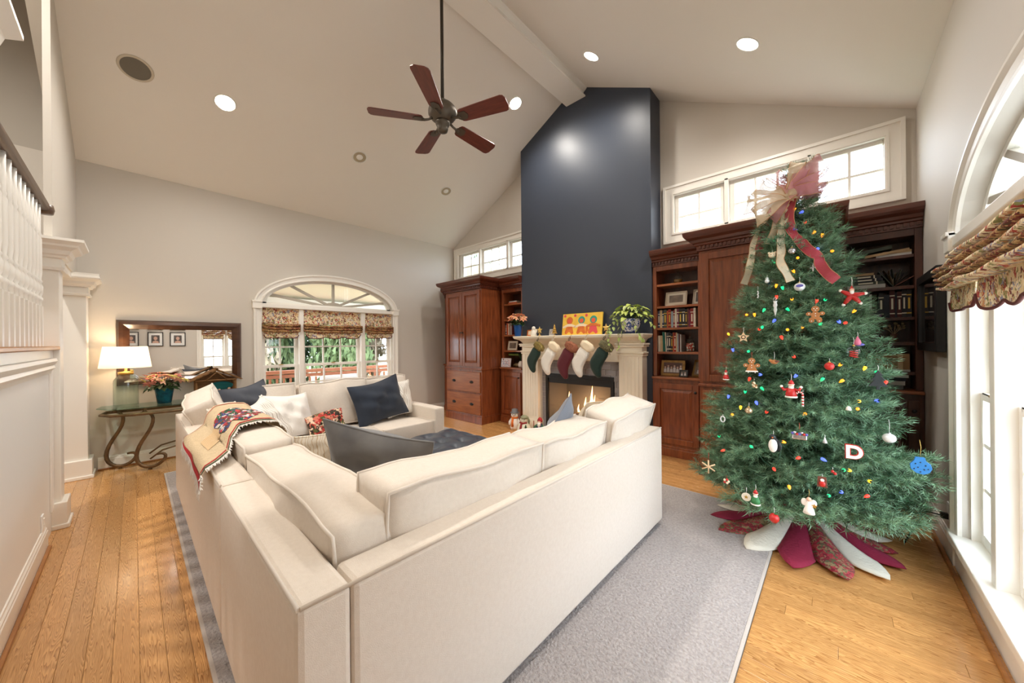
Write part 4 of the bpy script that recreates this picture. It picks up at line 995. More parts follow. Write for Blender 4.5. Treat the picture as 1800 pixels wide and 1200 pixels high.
# framed black picture beside the right bookcase
t = thing('framed_picture', 'black framed glossy picture hung beside the corner bookcase', 'picture', (.515, 4.0, 1.60))
q = MB(); 
for bx in ((-.37, .37, -.29, -.235), (-.37, .37, .235, .29), (-.37, -.31, -.235, .235), (.31, .37, -.235, .235)): q.box(-.022, .022, *bx)
q.build('frame', BLACK, t, .004)
q = MB(); q.box(-.004, .016, -.31, .31, -.235, .235); q.build('glossy_picture', mat('dark_gloss', (.02, .016, .015), .03, spec=.9), t)
q = MB(); q.tube([(.015, -.3, .2), (.024, -.3, .2)], .006, 6); q.build('hanger', BRONZE, t)
t = thing('wall_outlet', 'white outlet with a plugged black cord, right wall behind the tree', 'outlet', (XR-.004, 3.60, .27))
q = MB(); q.box(-.004, .0035, -.035, .035, -.06, .06); q.build('plate', WHITE, t, .002)
q = MB(); q.box(-.035, -.004, -.016, .016, -.045, -.01); q.tube([(-.035, 0, -.03), (-.09, .03, -.035), (-.14, .0, -.12), (-.2, -.05, -.255)], .005, 6); q.build('plug_cord', BLACK, t)
li = bpy.data.lights.new('hall_fill', 'SPOT'); li.energy = 210; li.color = CAN_COLOR; li.spot_size = radians(165); li.spot_blend = 1; li.shadow_soft_size = .08  # unseen lamp added to brighten the stair hall
lo = bpy.data.objects.new('hall_fill', li); COL.objects.link(lo); lo.location = (-3.6, -1.4, 5.04)
t = thing('recessed_light', 'fill light fitting added in the stair hall ceiling, out of view', 'ceiling light', (-3.6, -1.4, 5.1))
MB().lathe([(.082, 0), (.088, -.004), (.098, -.006), (.102, 0)], n=24, cap=False).build('trim_ring', TRIMR, t); MB().lathe([(.0005, -.003), (.082, -.002)], n=24, cap=False).build('lens', EMC, t)
# ---------------------------------------------------------------- floral roman shades
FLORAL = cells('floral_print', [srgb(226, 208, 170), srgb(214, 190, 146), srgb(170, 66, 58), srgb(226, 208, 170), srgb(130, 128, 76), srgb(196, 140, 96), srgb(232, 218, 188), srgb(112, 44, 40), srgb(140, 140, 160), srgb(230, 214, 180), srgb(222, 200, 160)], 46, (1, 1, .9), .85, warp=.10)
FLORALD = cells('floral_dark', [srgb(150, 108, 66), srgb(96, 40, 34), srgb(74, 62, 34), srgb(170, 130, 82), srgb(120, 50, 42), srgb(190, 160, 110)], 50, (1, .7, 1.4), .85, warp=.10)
MAROON = mat('maroon_band', srgb(86, 34, 30), .85)
def shade(xin, sg, y0, y1, z_top, z_f, z_b, z_v, bulge, folds, label, scal, grp):
    X = lambda d: xin + sg*d
    t = thing('roman_shade', label, 'window shade', (X(.02), (y0+y1)/2, z_top), 0, grp)
    q = MB(t); L = y1-y0
    q.grid(lambda u, v: (X(-.03 + (bulge-.02)*v**3 + .004*sin(9*u)), y0+L*u, z_top+(z_f-z_top)*v), 14, 8); q.build('flat_panel', FLORAL, t)
    for i in range(folds):
        zc = z_f + (z_b-z_f)*(i+.35)/folds; hh = (z_f-z_b)/folds*.85
        q = MB(t); rs = []
        for k in range(17):
            u = k/16; y = y0-.012+(L+.024)*u; sag = -.012*sin(pi*u)+.004*sin(11*u+i)
            B = bulge*(1-.22*i/folds)
            ring = []
            for d, z in ((-.04, hh*.3), (B*.6, hh*.55), (B+.01, hh*.15), (B+.012, -hh*.35), (B*.75, -hh*.75), (B*.3, -hh*.5), (-.04, -hh*.3)): ring.append((X(d), y, zc+z+sag))
            rs.append(ring)
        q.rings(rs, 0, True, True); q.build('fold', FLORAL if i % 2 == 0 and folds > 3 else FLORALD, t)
    def edge(u): return z_v + ((.028*(1-abs(sin(pi*u*scal)))**1.2) if scal > 1 else 0) + .05*max(0, (abs(2*u-1)-.86)/.14)**2
    q = MB(t); q.grid(lambda u, v: (X(bulge*.35+.012*sin(7*u)*v), y0+.01+(L-.02)*u, z_b+.01+(edge(u)-z_b-.01)*v), 40, 5); q.build('valance', FLORAL, t)
    q = MB(t); q.tube([(X(bulge*.35+.012*sin(7*k/40)), y0+.01+(L-.02)*k/40, edge(k/40)) for k in range(41)], .007, 6); q.build('trim_band', MAROON, t)
SHG = 'floral roman shades'
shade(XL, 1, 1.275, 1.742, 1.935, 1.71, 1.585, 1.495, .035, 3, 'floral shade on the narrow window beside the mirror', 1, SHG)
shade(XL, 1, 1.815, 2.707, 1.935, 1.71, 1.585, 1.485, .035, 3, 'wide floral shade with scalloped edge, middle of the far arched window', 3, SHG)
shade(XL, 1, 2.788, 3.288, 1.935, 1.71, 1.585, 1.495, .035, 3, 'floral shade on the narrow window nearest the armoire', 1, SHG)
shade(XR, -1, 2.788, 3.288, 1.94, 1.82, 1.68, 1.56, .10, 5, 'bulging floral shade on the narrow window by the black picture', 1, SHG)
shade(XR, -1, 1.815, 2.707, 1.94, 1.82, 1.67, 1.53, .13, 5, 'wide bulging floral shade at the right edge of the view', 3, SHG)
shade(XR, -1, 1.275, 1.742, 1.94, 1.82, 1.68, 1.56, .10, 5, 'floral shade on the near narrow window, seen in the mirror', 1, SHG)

# ---------------------------------------------------------------- stockings
SEQG = mat('gold_sequins', srgb(190, 168, 96), .3, .5, var=(srgb(84, 72, 40), 90), bump=(160, 1)); SEQR = mat('copper_sequins', srgb(196, 130, 96), .35, .4, var=(srgb(120, 60, 44), 90), bump=(160, 1))
SEQD = mat('dark_sequins', srgb(150, 140, 100), .35, .4, var=(srgb(40, 46, 36), 90), bump=(160, 1))
VGR = mat('green_velvet', srgb(14, 44, 36), .8, sheen=.15); VRD = mat('burgundy_velvet', srgb(88, 12, 28), .8, sheen=.15); VWH = mat('white_plush', srgb(240, 234, 224), .9, bump=(90, .5)); CUFW = mat('cream_cuff', srgb(244, 226, 196), .9)
def stocking(x, z, label, body, cuff, roll, s, r):
    t = thing('christmas_stocking', label, 'stocking', (x, 4.105, z), (radians(-2), roll, 0), 'stockings hung from the mantel')
    def slab(poly, th, puff):
        n = len(poly); cx = sum(p[0] for p in poly)/n; cz = sum(p[1] for p in poly)/n
        q = MB(); rs = []
        for yy, k in ((-th*.5-puff, .55), (-th*.5-puff*.75, .8), (-th*.5, .97), (-th*.25, 1), (th*.25, 1), (th*.5, .97)):
            rs.append([(cx+(a-cx)*k, yy, cz+(c-cz)*k) for a, c in poly])
        return q.rings(rs, 0, True, True)
    P = lambda pts: [(a*s, c*s) for a, c in pts]
    def smooth(pts, it=2):
        for _ in range(it):
            pts = [p for i in range(len(pts)) for p in ((pts[i][0]*.75+pts[(i+1) % len(pts)][0]*.25, pts[i][1]*.75+pts[(i+1) % len(pts)][1]*.25), (pts[i][0]*.25+pts[(i+1) % len(pts)][0]*.75, pts[i][1]*.25+pts[(i+1) % len(pts)][1]*.75))]
        return pts
    slab(smooth(P([(.17, -.10), (.0, -.10), (.0, -.26), (-.004, -.34), (.03, -.40), (.11, -.455), (.20, -.478), (.235, -.455), (.23, -.42), (.19, -.37), (.168, -.30)])), .03, .022).build('sock', body, t)
    slab(smooth(P([(-.012, -.015), (.182, -.015), (.184, -.13), (-.012, -.13)]), 1), .045, .016).build('cuff', cuff, t)
    q = MB(); q.tube([(.0, 0, -.03), (-.004, 0, .01), (.008, -.002, .028), (.016, 0, .01), (.012, 0, -.03)], .004, 6); q.build('loop', body, t)
    q = MB(); q.tube([(.006, -.004, .015), (.006, -.012, .035), (.006, -.008, .06), (.006, .03, .062)], .003, 6); q.build('hook', GOLD, t)
RL = radians(33)
stocking(-3.275, 1.44, 'dark green velvet stocking with gold cuff, nearest the left mantel pillar', VGR, SEQG, RL, .98, 0)
stocking(-3.00, 1.44, 'white plush stocking between the green and burgundy ones', VWH, CUFW, RL, 1.02, 1)
stocking(-2.715, 1.445, 'burgundy velvet stocking with coppery cuff, in the middle', VRD, SEQR, radians(30), 1.10, 2)
stocking(-2.46, 1.45, 'white plush stocking between the burgundy one and the ivy', VWH, CUFW, RL, 1.04, 3)
stocking(-2.185, 1.45, 'dark green velvet stocking with dull sequin cuff, under the trailing plant', VGR, SEQD, RL, 1.02, 4)

# ---------------------------------------------------------------- on the mantel
MZ = 1.496
BLUEF = mat('blue_foil', srgb(24, 84, 160), .3, .3, bump=(30, .6))
PEACH = [mat('bract_peach', srgb(236, 168, 130), .6, var=(srgb(244, 200, 168), 30)), mat('bract_salmon', srgb(226, 140, 110), .6, var=(srgb(240, 184, 150), 30))]
poinsettia('poinsettia', 'peach poinsettia in a blue pleated pot on the left end of the mantel', (-3.765, 4.215, MZ), .072, .185, BLUEF, PEACH, .155, .17, 16, 24, .062, random.Random(9))
t = thing('painted_panel', 'yellow painting of three gingerbread figures, propped on the mantel', 'painting', (-2.66, 4.33, MZ), (radians(-8), 0, 0))
q = MB(); q.box(-.325, .325, -.012, .012, 0, .315); q.build('canvas', mat('yellow_canvas', srgb(244, 212, 84), .6, var=(srgb(236, 180, 60), 8)), t, .003)
OR = mat('paint_orange', srgb(222, 130, 50), .6, var=(srgb(200, 90, 40), 20)); PK2 = mat('paint_coral', srgb(226, 92, 66), .6); TE = mat('paint_teal', srgb(60, 160, 140), .6); CRM = mat('paint_cream', srgb(244, 222, 190), .6); RS = mat('paint_pink', srgb(222, 80, 90), .6)
def disc(q, x, z, r_, y, rz_=None, n=16): q.prism([(x+r_*cos(2*pi*k/n), z+(rz_ or r_)*sin(2*pi*k/n)) for k in range(n)], 'Y', y, -.012)
for x, hat, dress in ((-.2, OR, OR), (.0, TE, OR), (.19, TE, RS)):
    q = MB(); disc(q, x, .215, .055, -.0145); q.build('hat_shape', hat, t)
    q = MB(); q.prism([(x-.04, .165), (x+.04, .165), (x+.075, .03), (x+.05, .012), (x, .05), (x-.05, .012), (x-.075, .03)], 'Y', -.0145, -.012); q.build('dress_shape', dress, t)
    q = MB(); q.prism([(x-.115, .125), (x-.105, .10), (x-.03, .125), (x+.03, .125), (x+.105, .11), (x+.115, .135), (x+.03, .165), (x-.03, .165)], 'Y', -.0155, -.012); q.build('arm_shape', CRM if dress is OR else OR, t)
    q = MB(); disc(q, x, .205, .032, -.0165); q.build('face_shape', PK2, t)
for x, z in ((-.285, .285), (-.11, .285), (.075, .28)): q = MB(); disc(q, x, z, .02, -.015); q.build('sweet_shape', RS, t)
q = MB(); q.prism([(.08, .02), (.10, .02), (.10, .05), (.13, .05), (.13, .02), (.15, .02), (.15, .075), (.12, .075), (.105, .11), (.075, .11), (.075, .07)], 'Y', -.015, -.012); q.build('dog_shape', OR, t)
# small mantel pieces
t = thing('greeting_card', 'small orange picture card beside the blue pot on the mantel', 'card', (-3.60, 4.33, MZ), (radians(-12), 0, 0))
q = MB(); q.box(-.075, .075, -.004, .004, 0, .105); q.build('card', OR, t); q = MB(); q.box(-.05, .02, -.006, -.004, .02, .085); q.build('inner_print', CRM, t)
t = thing('angel_figurine', 'white pottery angel standing on the mantel by the gold star', 'figurine', (-3.44, 4.22, MZ))
CER = mat('white_glaze', srgb(240, 234, 222), .25)
q = MB(); q.lathe([(.045, 0), (.05, .01), (.04, .05), (.026, .085), (.014, .098)], n=16); q.build('robe', CER, t)
q = MB(); q.ball((0, 0, .12), .03, 14, 9); q.build('head', CER, t)
for s in (-1, 1): q = MB(); q.ball((s*.036, .012, .075), (.026, .008, .034), 12, 7); q.build('wing', CER, t)
def star_poly(R1, R2, n=5, a0=pi/2): return [((R1 if k % 2 == 0 else R2)*cos(a0+pi*k/n), (R1 if k % 2 == 0 else R2)*sin(a0+pi*k/n)) for k in range(2*n)]
def star3d(R1, R2, th):
    q = MB(); p = star_poly(R1, R2); n = len(p)
    q.add([(a, 0, c) for a, c in p]+[(0, -th, 0), (0, th, 0)], [(i, (i+1) % n, n) for i in range(n)]+[((i+1) % n, i, n+1) for i in range(n)]); return q
for x, y, lab in ((-3.30, 4.19, 'gold star on a small stand beside the white angel'), (-2.198, 4.19, 'gold star on a small stand right of the yellow painting')):
    t = thing('star_ornament', lab, 'ornament', (x, y, MZ)); q = star3d(.058, .026, .016); q.v = [(a, b_, c+.085) for a, b_, c in q.v]; q.build('star', mat('gold_leaf', srgb(222, 186, 104), .35, .4, bump=(60, .4)), t)
    q = MB(); q.lathe([(.024, 0), (.02, .01), (.008, .02), (.006, .05)], n=12); q.build('stand', GOLD, t)
t = thing('small_photo', 'small silver framed photo left of the yellow painting', 'picture', (-3.155, 4.30, MZ), (radians(-12), 0, 0))
q = MB(); q.box(-.05, .05, -.006, .006, 0, .10); q.build('frame', mat('silver', srgb(200, 198, 194), .3, .6), t, .003); q = MB(); q.box(-.036, .036, -.008, -.006, .014, .086); q.build('photo', mat('photo_pale', srgb(214, 206, 198), .5, var=(srgb(110, 100, 96), 30)), t)
t = thing('table_tree', 'tiny gold table tree beside the yellow painting', 'ornament', (-3.045, 4.22, MZ))
for i in range(4): q = MB(); q.lathe([(.045-.009*i, .03+.028*i), (.012, .065+.028*i)], n=12); q.build('tier', GOLD, t)
q = MB(); q.lathe([(.02, 0), (.018, .01), (.005, .015), (.005, .15), (.009, .16), (.001, .17)], n=10); q.build('trunk', GOLD, t)
# pothos in a blue and white bowl
t = thing('potted_pothos', 'trailing green pothos in a blue and white bowl on the mantel', 'plant', (-1.875, 4.215, MZ))
DELFT = cells('blue_white_glaze', [srgb(236, 236, 240), srgb(60, 78, 140), srgb(236, 236, 240), srgb(90, 108, 168), srgb(224, 228, 238)], 62, (1, 1, 1), .15, warp=.03)
MB().lathe([(.062, 0), (.068, .004), (.07, .03), (.098, .07), (.118, .12), (.118, .155), (.105, .172), (.112, .18), (.104, .184), (.09, .172), (.001, .165)], n=32).build('bowl', DELFT, t)
MB().lathe([(.07, .002), (.0715, .014), (.07, .026)], n=32, cap=False).build('foot_band', mat('navy_glaze', srgb(40, 50, 96), .2), t)
pl = [leafmesh('leaf', LEAFY, .085, .03, .3, .35), leafmesh('leaf', mat('leaf_variegated', srgb(120, 160, 60), .45, var=(srgb(220, 224, 150), 22)), .07, .026, .3, .3)]
rr = random.Random(5); q = MB()
for i in range(78):
    a = i*2.39996; f = sqrt((i+.5)/78); x = .21*f*cos(a)*1.1; y = .13*f*sin(a); z = .235+.115*(1-f*f)+rr.uniform(-.03, .02)
    if f > .75: z -= .04*rr.random()
    inst(pl[i % 2], 'leaf', t, (x, min(y, .15), z), (rr.uniform(-.4, .4), rr.uniform(-.2, .5), a+rr.uniform(-.5, .5)), rr.uniform(.8, 1.15))
    q.tube([(x*.3, y*.3, .17), (x*.8, y*.8, z-.01), (x, y, z)], .0018, 4)
vines = [[(-.10, -.05, .19), (-.17, -.08, .18), (-.23, -.10, .10), (-.26, -.11, .03)], [(-.05, -.08, .19), (-.08, -.13, .12), (-.085, -.15, -.02), (-.09, -.155, -.12), (-.085, -.155, -.2)], [(-.1, -.07, .18), (-.2, -.12, .06), (-.235, -.14, -.03), (-.215, -.145, -.14), (-.21, -.145, -.27)],
         [(.06, -.08, .18), (.11, -.12, .12), (.15, -.14, .02), (.19, -.15, -.05), (.22, -.15, -.08)], [(.1, -.05, .19), (.2, -.06, .18), (.28, -.06, .12), (.31, -.05, .08)], [(-.02, -.1, .18), (-.04, -.145, .08), (-.045, -.155, -.06)]]
for v in vines:
    q.tube(v, .0022, 5)
    for i in range(len(v)-1):
        for f in (.3, .8):
            p = Vector(v[i]).lerp(Vector(v[i+1]), f); inst(pl[1], 'leaf', t, p, (rr.uniform(-.5, .5), rr.uniform(.6, 1.3), rr.uniform(pi, 2*pi)), rr.uniform(.6, .85))
q.build('stem', LEAFG, t)

# ---------------------------------------------------------------- figurines by the hearth
def figure(name, label, loc, rz=0): return thing(name, label, 'figurine', loc, rz)
FW = mat('figurine_white', srgb(236, 232, 226), .35); ORS = stripes('scarf_orange', srgb(232, 140, 40), srgb(190, 50, 30), 26, 'Z', .6, .5)
t = figure('snowman_figurine', 'tall pottery snowman with grey hat and orange scarf by the hearth', (-3.80, 4.16, .0), radians(30))
q = MB(); q.lathe([(.001, 0), (.065, .004), (.075, .04), (.07, .12), (.05, .18), (.03, .20)], n=18); q.build('body', FW, t)
q = MB(); q.ball((0, -.005, .235), (.058, .055, .052), 16, 10); q.ball((-.02, -.058, .245), .007, 8, 5, 1); q.ball((.02, -.058, .245), .007, 8, 5, 1); q.lathe([(.009, 0), (.001, -.04)], (0, -.058, .232), 8, 2, axis='Y'); q.build('head', [FW, BLACK, OR], t)
q = MB(); q.lathe([(.072, .27), (.07, .278), (.045, .28), (.05, .325), (.02, .335), (.001, .335)], n=18); q.build('hat', mat('hat_grey', srgb(110, 110, 112), .8), t)
q = MB(); q.lathe([(.05, .178), (.06, .19), (.056, .205), (.04, .21)], n=18, cap=False); q.tube([(-.02, -.06, .19), (-.025, -.078, .12), (-.02, -.082, .06)], [.02, .022, .024], 8, flat=.5); q.build('scarf', ORS, t)
for s in (-1, 1): q = MB(); q.tube([(s*.045, 0, .17), (s*.08, -.02, .12), (s*.07, -.05, .08)], [.022, .02, .018], 8); q.build('arm', FW, t)
t = figure('snowman_figurine', 'round cream snowman with a red scarf and green tree, in front', (-3.50, 4.04, .0), radians(25))
CREAMF = mat('figurine_cream', srgb(226, 222, 200), .35)
q = MB(); q.lathe([(.001, 0), (.09, .006), (.115, .05), (.10, .11), (.07, .16), (.045, .185)], n=22); q.build('body', CREAMF, t)
q = MB(); q.ball((0, 0, .215), (.06, .055, .058), 16, 10); q.ball((-.02, -.05, .228), .006, 8, 5, 1); q.ball((.018, -.052, .228), .006, 8, 5, 1); q.build('head', [CREAMF, BLACK], t)
q = MB(); q.lathe([(.062, .235), (.058, .262), (.03, .285), (.001, .288)], (.006, .008, 0), 16); q.tube([(.05, .01, .26), (.075, .02, .2), (.07, .02, .15)], [.02, .018, .012], 8); q.build('cap', mat('cap_sage', srgb(140, 142, 112), .6), t)
q = MB(); q.tube([(-.055, -.03, .18), (0, -.062, .172), (.055, -.03, .18)], .014, 8); q.tube([(-.02, -.07, .17), (-.022, -.105, .11), (-.02, -.115, .055)], [.02, .024, .024], 8, flat=.45); q.build('scarf', mat('scarf_red', srgb(140, 36, 36), .7), t)
q = MB()
for i in range(3): q.lathe([(.03-.006*i, .06+.03*i), (.006, .10+.03*i)], (.05, -.085, 0), 10)
q.build('little_tree', LEAFG, t)
t = figure('hooded_figurine', 'dark blue robed bearded figurine with red hood and staff by the fire', (-3.24, 4.10, 0), radians(20))
q = MB(); q.lathe([(.075, 0), (.08, .01), (.07, .08), (.05, .15), (.03, .19)], n=18); q.build('robe', mat('robe_indigo', srgb(40, 34, 84), .5), t)
q = MB(); q.lathe([(.084, .0), (.086, .012), (.078, .035), (.07, .04)], n=18, cap=False); q.build('fur_hem', FW, t)
q = MB(); q.ball((0, -.01, .215), (.03, .03, .034), 12, 8); q.build('head', mat('face2', srgb(220, 176, 150), .6), t)
q = MB(); q.tube([(0, -.03, .205), (0, -.045, .17), (0, -.05, .13)], [.024, .024, .006], 10); q.build('beard', FW, t)
q = MB(); q.lathe([(.036, .21), (.04, .235), (.028, .265), (.001, .285)], (0, .004, 0), 14); q.build('hood', mat('hood_red', srgb(160, 28, 36), .7), t)
q = MB(); q.tube([(-.085, -.03, 0), (-.085, -.03, .23)], .008, 8); q.build('staff', mat('staff_brown', srgb(150, 84, 60), .6), t)
q = MB(); q.tube([(-.03, -.01, .165), (-.07, -.025, .14), (-.085, -.03, .125)], [.02, .018, .015], 8); q.tube([(.03, -.01, .165), (.07, -.02, .12), (.075, -.04, .08)], [.02, .018, .015], 8); q.build('sleeve', mat('sleeve_green', srgb(50, 96, 66), .6), t)
# ---------------------------------------------------------------- books and things on the shelves
_bm = {}
def bmat(c):
    if c not in _bm: _bm[c] = mat('book_cloth', srgb(*c), .6, var=(tuple(x*.72 for x in srgb(*c)), 12))
    return _bm[c]
PAGE = mat('page_edges', srgb(228, 216, 192), .9)
LETT = mat('spine_print', srgb(226, 220, 200), .5); LETG = mat('spine_gold', srgb(206, 170, 70), .4, .4)
CN = {(40,52,84):'dark blue',(196,170,130):'tan',(150,40,36):'red',(36,34,40):'black',(70,80,70):'grey-green',(226,218,200):'cream',(190,90,50):'orange-brown',(30,110,96):'teal',(110,64,46):'brown',(120,40,70):'plum',(150,168,176):'pale blue',(84,30,34):'maroon',(200,200,196):'pale grey',(96,100,104):'grey',(120,70,120):'purple',(28,32,48):'navy black',(180,150,110):'buff'}
ORD = ['first','second','third','fourth','fifth','sixth','seventh','eighth','ninth','tenth','eleventh','twelfth','thirteenth','fourteenth','fifteenth','sixteenth','seventeenth','eighteenth','nineteenth','twentieth']
def book(loc, w, h, d, c, label, rot=(0,0,0), group=None, band=None, name='book'):
    """upright book, spine towards -y; w along x, origin at lower middle of the spine"""
    q = MB(); cv = .0025
    q.box(-w/2, -w/2+cv, 0, d, 0, h); q.box(w/2-cv, w/2, 0, d, 0, h)
    q.box(-w/2, w/2, -.002, .002, 0, h); q.box(-w/2+cv, w/2-cv, .002, d-.005, .004, h-.004, 1)
    if band:
        for z0, z1 in ((.12, .16), (.78, .82)): q.box(-w/2-.0004, w/2+.0004, -.0032, .001, h*z0, h*z1, 2)
        q.box(-w*.2, w*.2, -.0032, .001, h*.3, h*.7, 2)
    o = tag(q.build(name, [bmat(c), PAGE, LETG if band == 2 else LETT], recalc=False), label, 'book', group)
    o.location = loc; o.rotation_euler = rot; return o
def row(x0, z, y, spec, shelf, group, d=.16):
    x = x0
    for i, (c, w, h, tilt, band) in enumerate(spec):
        xx = x+w/2+abs(sin(tilt))*h*(.5 if tilt < 0 else .0)
        book((xx+ (sin(-tilt)*0), y, z+abs(sin(tilt))*w*.5), w, h, d, c, '%s book, %s from the left %s' % (CN[c], ORD[i], shelf), (0, tilt, 0), group, band)
        x += w+.0012+abs(sin(tilt))*h*.35
B = (40,52,84); T = (196,170,130); R_ = (150,40,36); K = (36,34,40); GG = (70,80,70); CR = (226,218,200); OB = (190,90,50); TL = (30,110,96); BR = (110,64,46); PL = (120,40,70); PB = (150,168,176); MA = (84,30,34); PG = (200,200,196); GY = (96,100,104); PU = (120,70,120); NB = (28,32,48); BU = (180,150,110)
row(-1.64, 1.564, 4.49, [(B,.022,.215,0,1),(T,.028,.222,0,0),(B,.016,.212,0,1),(GG,.036,.224,0,2),(OB,.016,.21,0,0),(R_,.032,.226,0,2),(PB,.026,.20,0,0),(R_,.016,.212,0,1),(CR,.022,.228,0,0),(PL,.022,.226,0,1),(K,.036,.225,0,2),(K,.032,.226,0,1),(K,.024,.216,0,2),(BR,.014,.22,0,0),(PL,.018,.205,0,0),(R_,.032,.22,0,1),(CR,.024,.224,0,1)], 'on the full shelf right of the chimney', 'books on the full shelf right of the chimney')
row(-1.64, 1.268, 4.49, [(CR,.026,.20,0,0),(T,.028,.20,0,0),(TL,.024,.245,-.05,0),(CR,.012,.24,-.04,0),(GY,.022,.235,0,1),(K,.026,.238,0,1),(K,.022,.225,0,2),(OB,.014,.235,0,0),(R_,.020,.232,0,1),(T,.014,.234,0,0),(PB,.014,.222,0,0),(MA,.016,.215,0,0),(PG,.012,.21,0,0)], 'on the shelf with the candy jar', 'books beside the candy jar')
book((-1.168, 4.50, 1.272), .016, .2, .15, R_, 'red book leaning at the right end of the candy jar shelf', (0, .5, 0))
t = thing('candy_jar', 'glass jar of red and white candies between the books', 'jar', (-1.275, 4.52, 1.268))
MB().lathe([(.045, 0), (.052, .006), (.054, .03), (.054, .10), (.045, .125), (.034, .135), (.034, .14), (.032, .135), (.043, .123), (.052, .1), (.052, .03), (.045, .005), (.001, .005)], n=24, cap=False).build('glass', JAR, t)
MB().lathe([(.038, .14), (.04, .146), (.04, .152), (.014, .16), (.018, .175), (.014, .19), (.001, .192)], n=20).build('lid', JAR, t)
q = MB(); r = random.Random(3)
for i in range(70): a = r.uniform(0, 6.28); f = sqrt(r.random())*.042; q.ball((f*cos(a), f*sin(a), .014+r.random()*.085), .0085, 6, 4, i % 2)
stuff(q.build('candies', [mat('candy_red', srgb(214, 66, 50), .3), FW], t, recalc=False))
t = thing('glass_decanter', 'small square glass bottle with stopper on the top shelf right of the chimney', 'bottle', (-1.42, 4.56, 2.105))
MB().lathe([(.05, 0), (.056, .006), (.056, .085), (.042, .105), (.014, .112), (.012, .13), (.02, .134), (.001, .134)], n=8).build('bottle', JAR, t)
MB().lathe([(.009, .134), (.009, .142), (.018, .155), (.006, .175), (.001, .178)], n=12).build('stopper', JAR, t)
q = MB(); q.lathe([(.045, .005), (.05, .05), (.001, .05)], n=8); q.build('amber_liquid', mat('amber', srgb(150, 110, 60), .2), t)
def photo(loc, w, h, fw_, fm, label, mw=.0, rot=(radians(-10), 0, 0), pic=None, people=0):
    t = thing('photo_frame', label, 'picture', loc, rot)
    q = MB()
    for bx in ((-w/2, w/2, 0, fw_), (-w/2, w/2, h-fw_, h), (-w/2, -w/2+fw_, fw_, h-fw_), (w/2-fw_, w/2, fw_, h-fw_)): q.box(bx[0], bx[1], -.009, .006, bx[2], bx[3])
    q.build('frame', fm, t, .003)
    q = MB(); q.box(-w/2+fw_, w/2-fw_, -.003, .005, fw_, h-fw_); q.build('mat_board', CR_ if mw else (pic or GREYP), t)
    if mw:
        q = MB(); q.box(-w/2+fw_+mw, w/2-fw_-mw, -.005, -.002, fw_+mw, h-fw_-mw); q.build('photo', pic or GREYP, t)
    q = MB(); iw = w-2*fw_-2*mw; ih = h-2*fw_-2*mw
    for i in range(people):
        x = -iw/2+iw*(i+.5)/people; z = fw_+mw+ih*(.55+.12*(i % 2)); rr_ = min(iw/people*.3, ih*.11)
        q.prism([(x+rr_*cos(2*pi*k/10), z+rr_*1.2*sin(2*pi*k/10)) for k in range(10)], 'Y', -.0062, -.004)
        q.prism([(x-rr_*1.5, fw_+mw+ih*.1), (x+rr_*1.5, fw_+mw+ih*.1), (x+rr_*1.2, z-rr_*1.4), (x-rr_*1.2, z-rr_*1.4)], 'Y', -.0062, -.004, 1)
    if people: q.build('people_print', [mat('skin_print', srgb(196, 164, 146), .5), mat('clothes_print', srgb(200, 196, 196), .5)], t)
    q = MB(); q.box(-.02, .02, .006, .05, 0, .004); q.box(-.02, .02, .006, .012, 0, h*.7); q.build('easel_back', BLACK, t)
    return t
CR_ = mat('mat_board', srgb(228, 222, 208), .7); GREYP = mat('grey_photo', srgb(104, 98, 92), .4, var=(srgb(58, 54, 52), 14)); SEPIA = mat('sepia_photo', srgb(150, 134, 116), .4, var=(srgb(80, 68, 60), 12))
GOLDF = mat('gold_frame', srgb(170, 132, 74), .4, .5, var=(srgb(120, 88, 46), 20)); PALEF = mat('pale_frame', srgb(206, 196, 176), .5)
photo((-1.448, 4.56, 1.834), .25, .18, .02, PALEF, 'pale framed old street photo on the second shelf right of the chimney', .025, pic=SEPIA)
photo((-1.205, 4.60, 1.834), .14, .19, .016, PALEF, 'tall pale framed photo half behind the armoire edge, second shelf', .02, (radians(-8), 0, radians(-18)))
photo((-1.485, 4.535, .967), .275, .195, .03, GOLDF, 'gold framed group photo on the bookcase counter right of the chimney', .0, (radians(-12), 0, radians(4)), pic=mat('dark_red_photo', srgb(110, 70, 62), .4, var=(srgb(54, 40, 38), 18)), people=6)
photo((-1.335, 4.455, .967), .095, .085, .012, BLACK, 'tiny black framed photo in front of the gold framed group photo', 0, people=2)
photo((-1.20, 4.54, .967), .18, .21, .026, GOLDF, 'gold framed photo standing on its edge beside the armoire', .0, (radians(-14), radians(0), radians(-32)), pic=SEPIA, people=1)
# corner bookcase behind the tree
def flat(loc, w, h, d, c, label, rz=0, group=None, tilt=0, band=None):
    o = book((0, 0, 0), h, w, d, c, label, (0, 0, 0), group, band)
    o.location = loc; o.rotation_euler = (Matrix.Rotation(rz, 4, 'Z') @ Matrix.Rotation(tilt, 4, 'Y') @ Matrix.Rotation(pi/2, 4, 'Y')).to_euler()
    return o
CG = 'top shelf of the corner bookcase'
flat((.20, 4.48, 2.137), .27, .022, .19, BU, 'tan flat book lying askew on the top shelf of the corner bookcase, lower left', 0, None, radians(-6))
flat((.12, 4.50, 2.175), .25, .03, .18, GG, 'grey-green flat book lying on the askew tan book, top corner shelf', 0, None, radians(-7))
flat((.27, 4.485, 2.13), .21, .02, .18, PG, 'pale flat book at the bottom of the right stack, top corner shelf')
flat((.31, 4.485, 2.152), .17, .022, .18, T, 'tan flat book on top of the right stack, top corner shelf')
z = 1.855
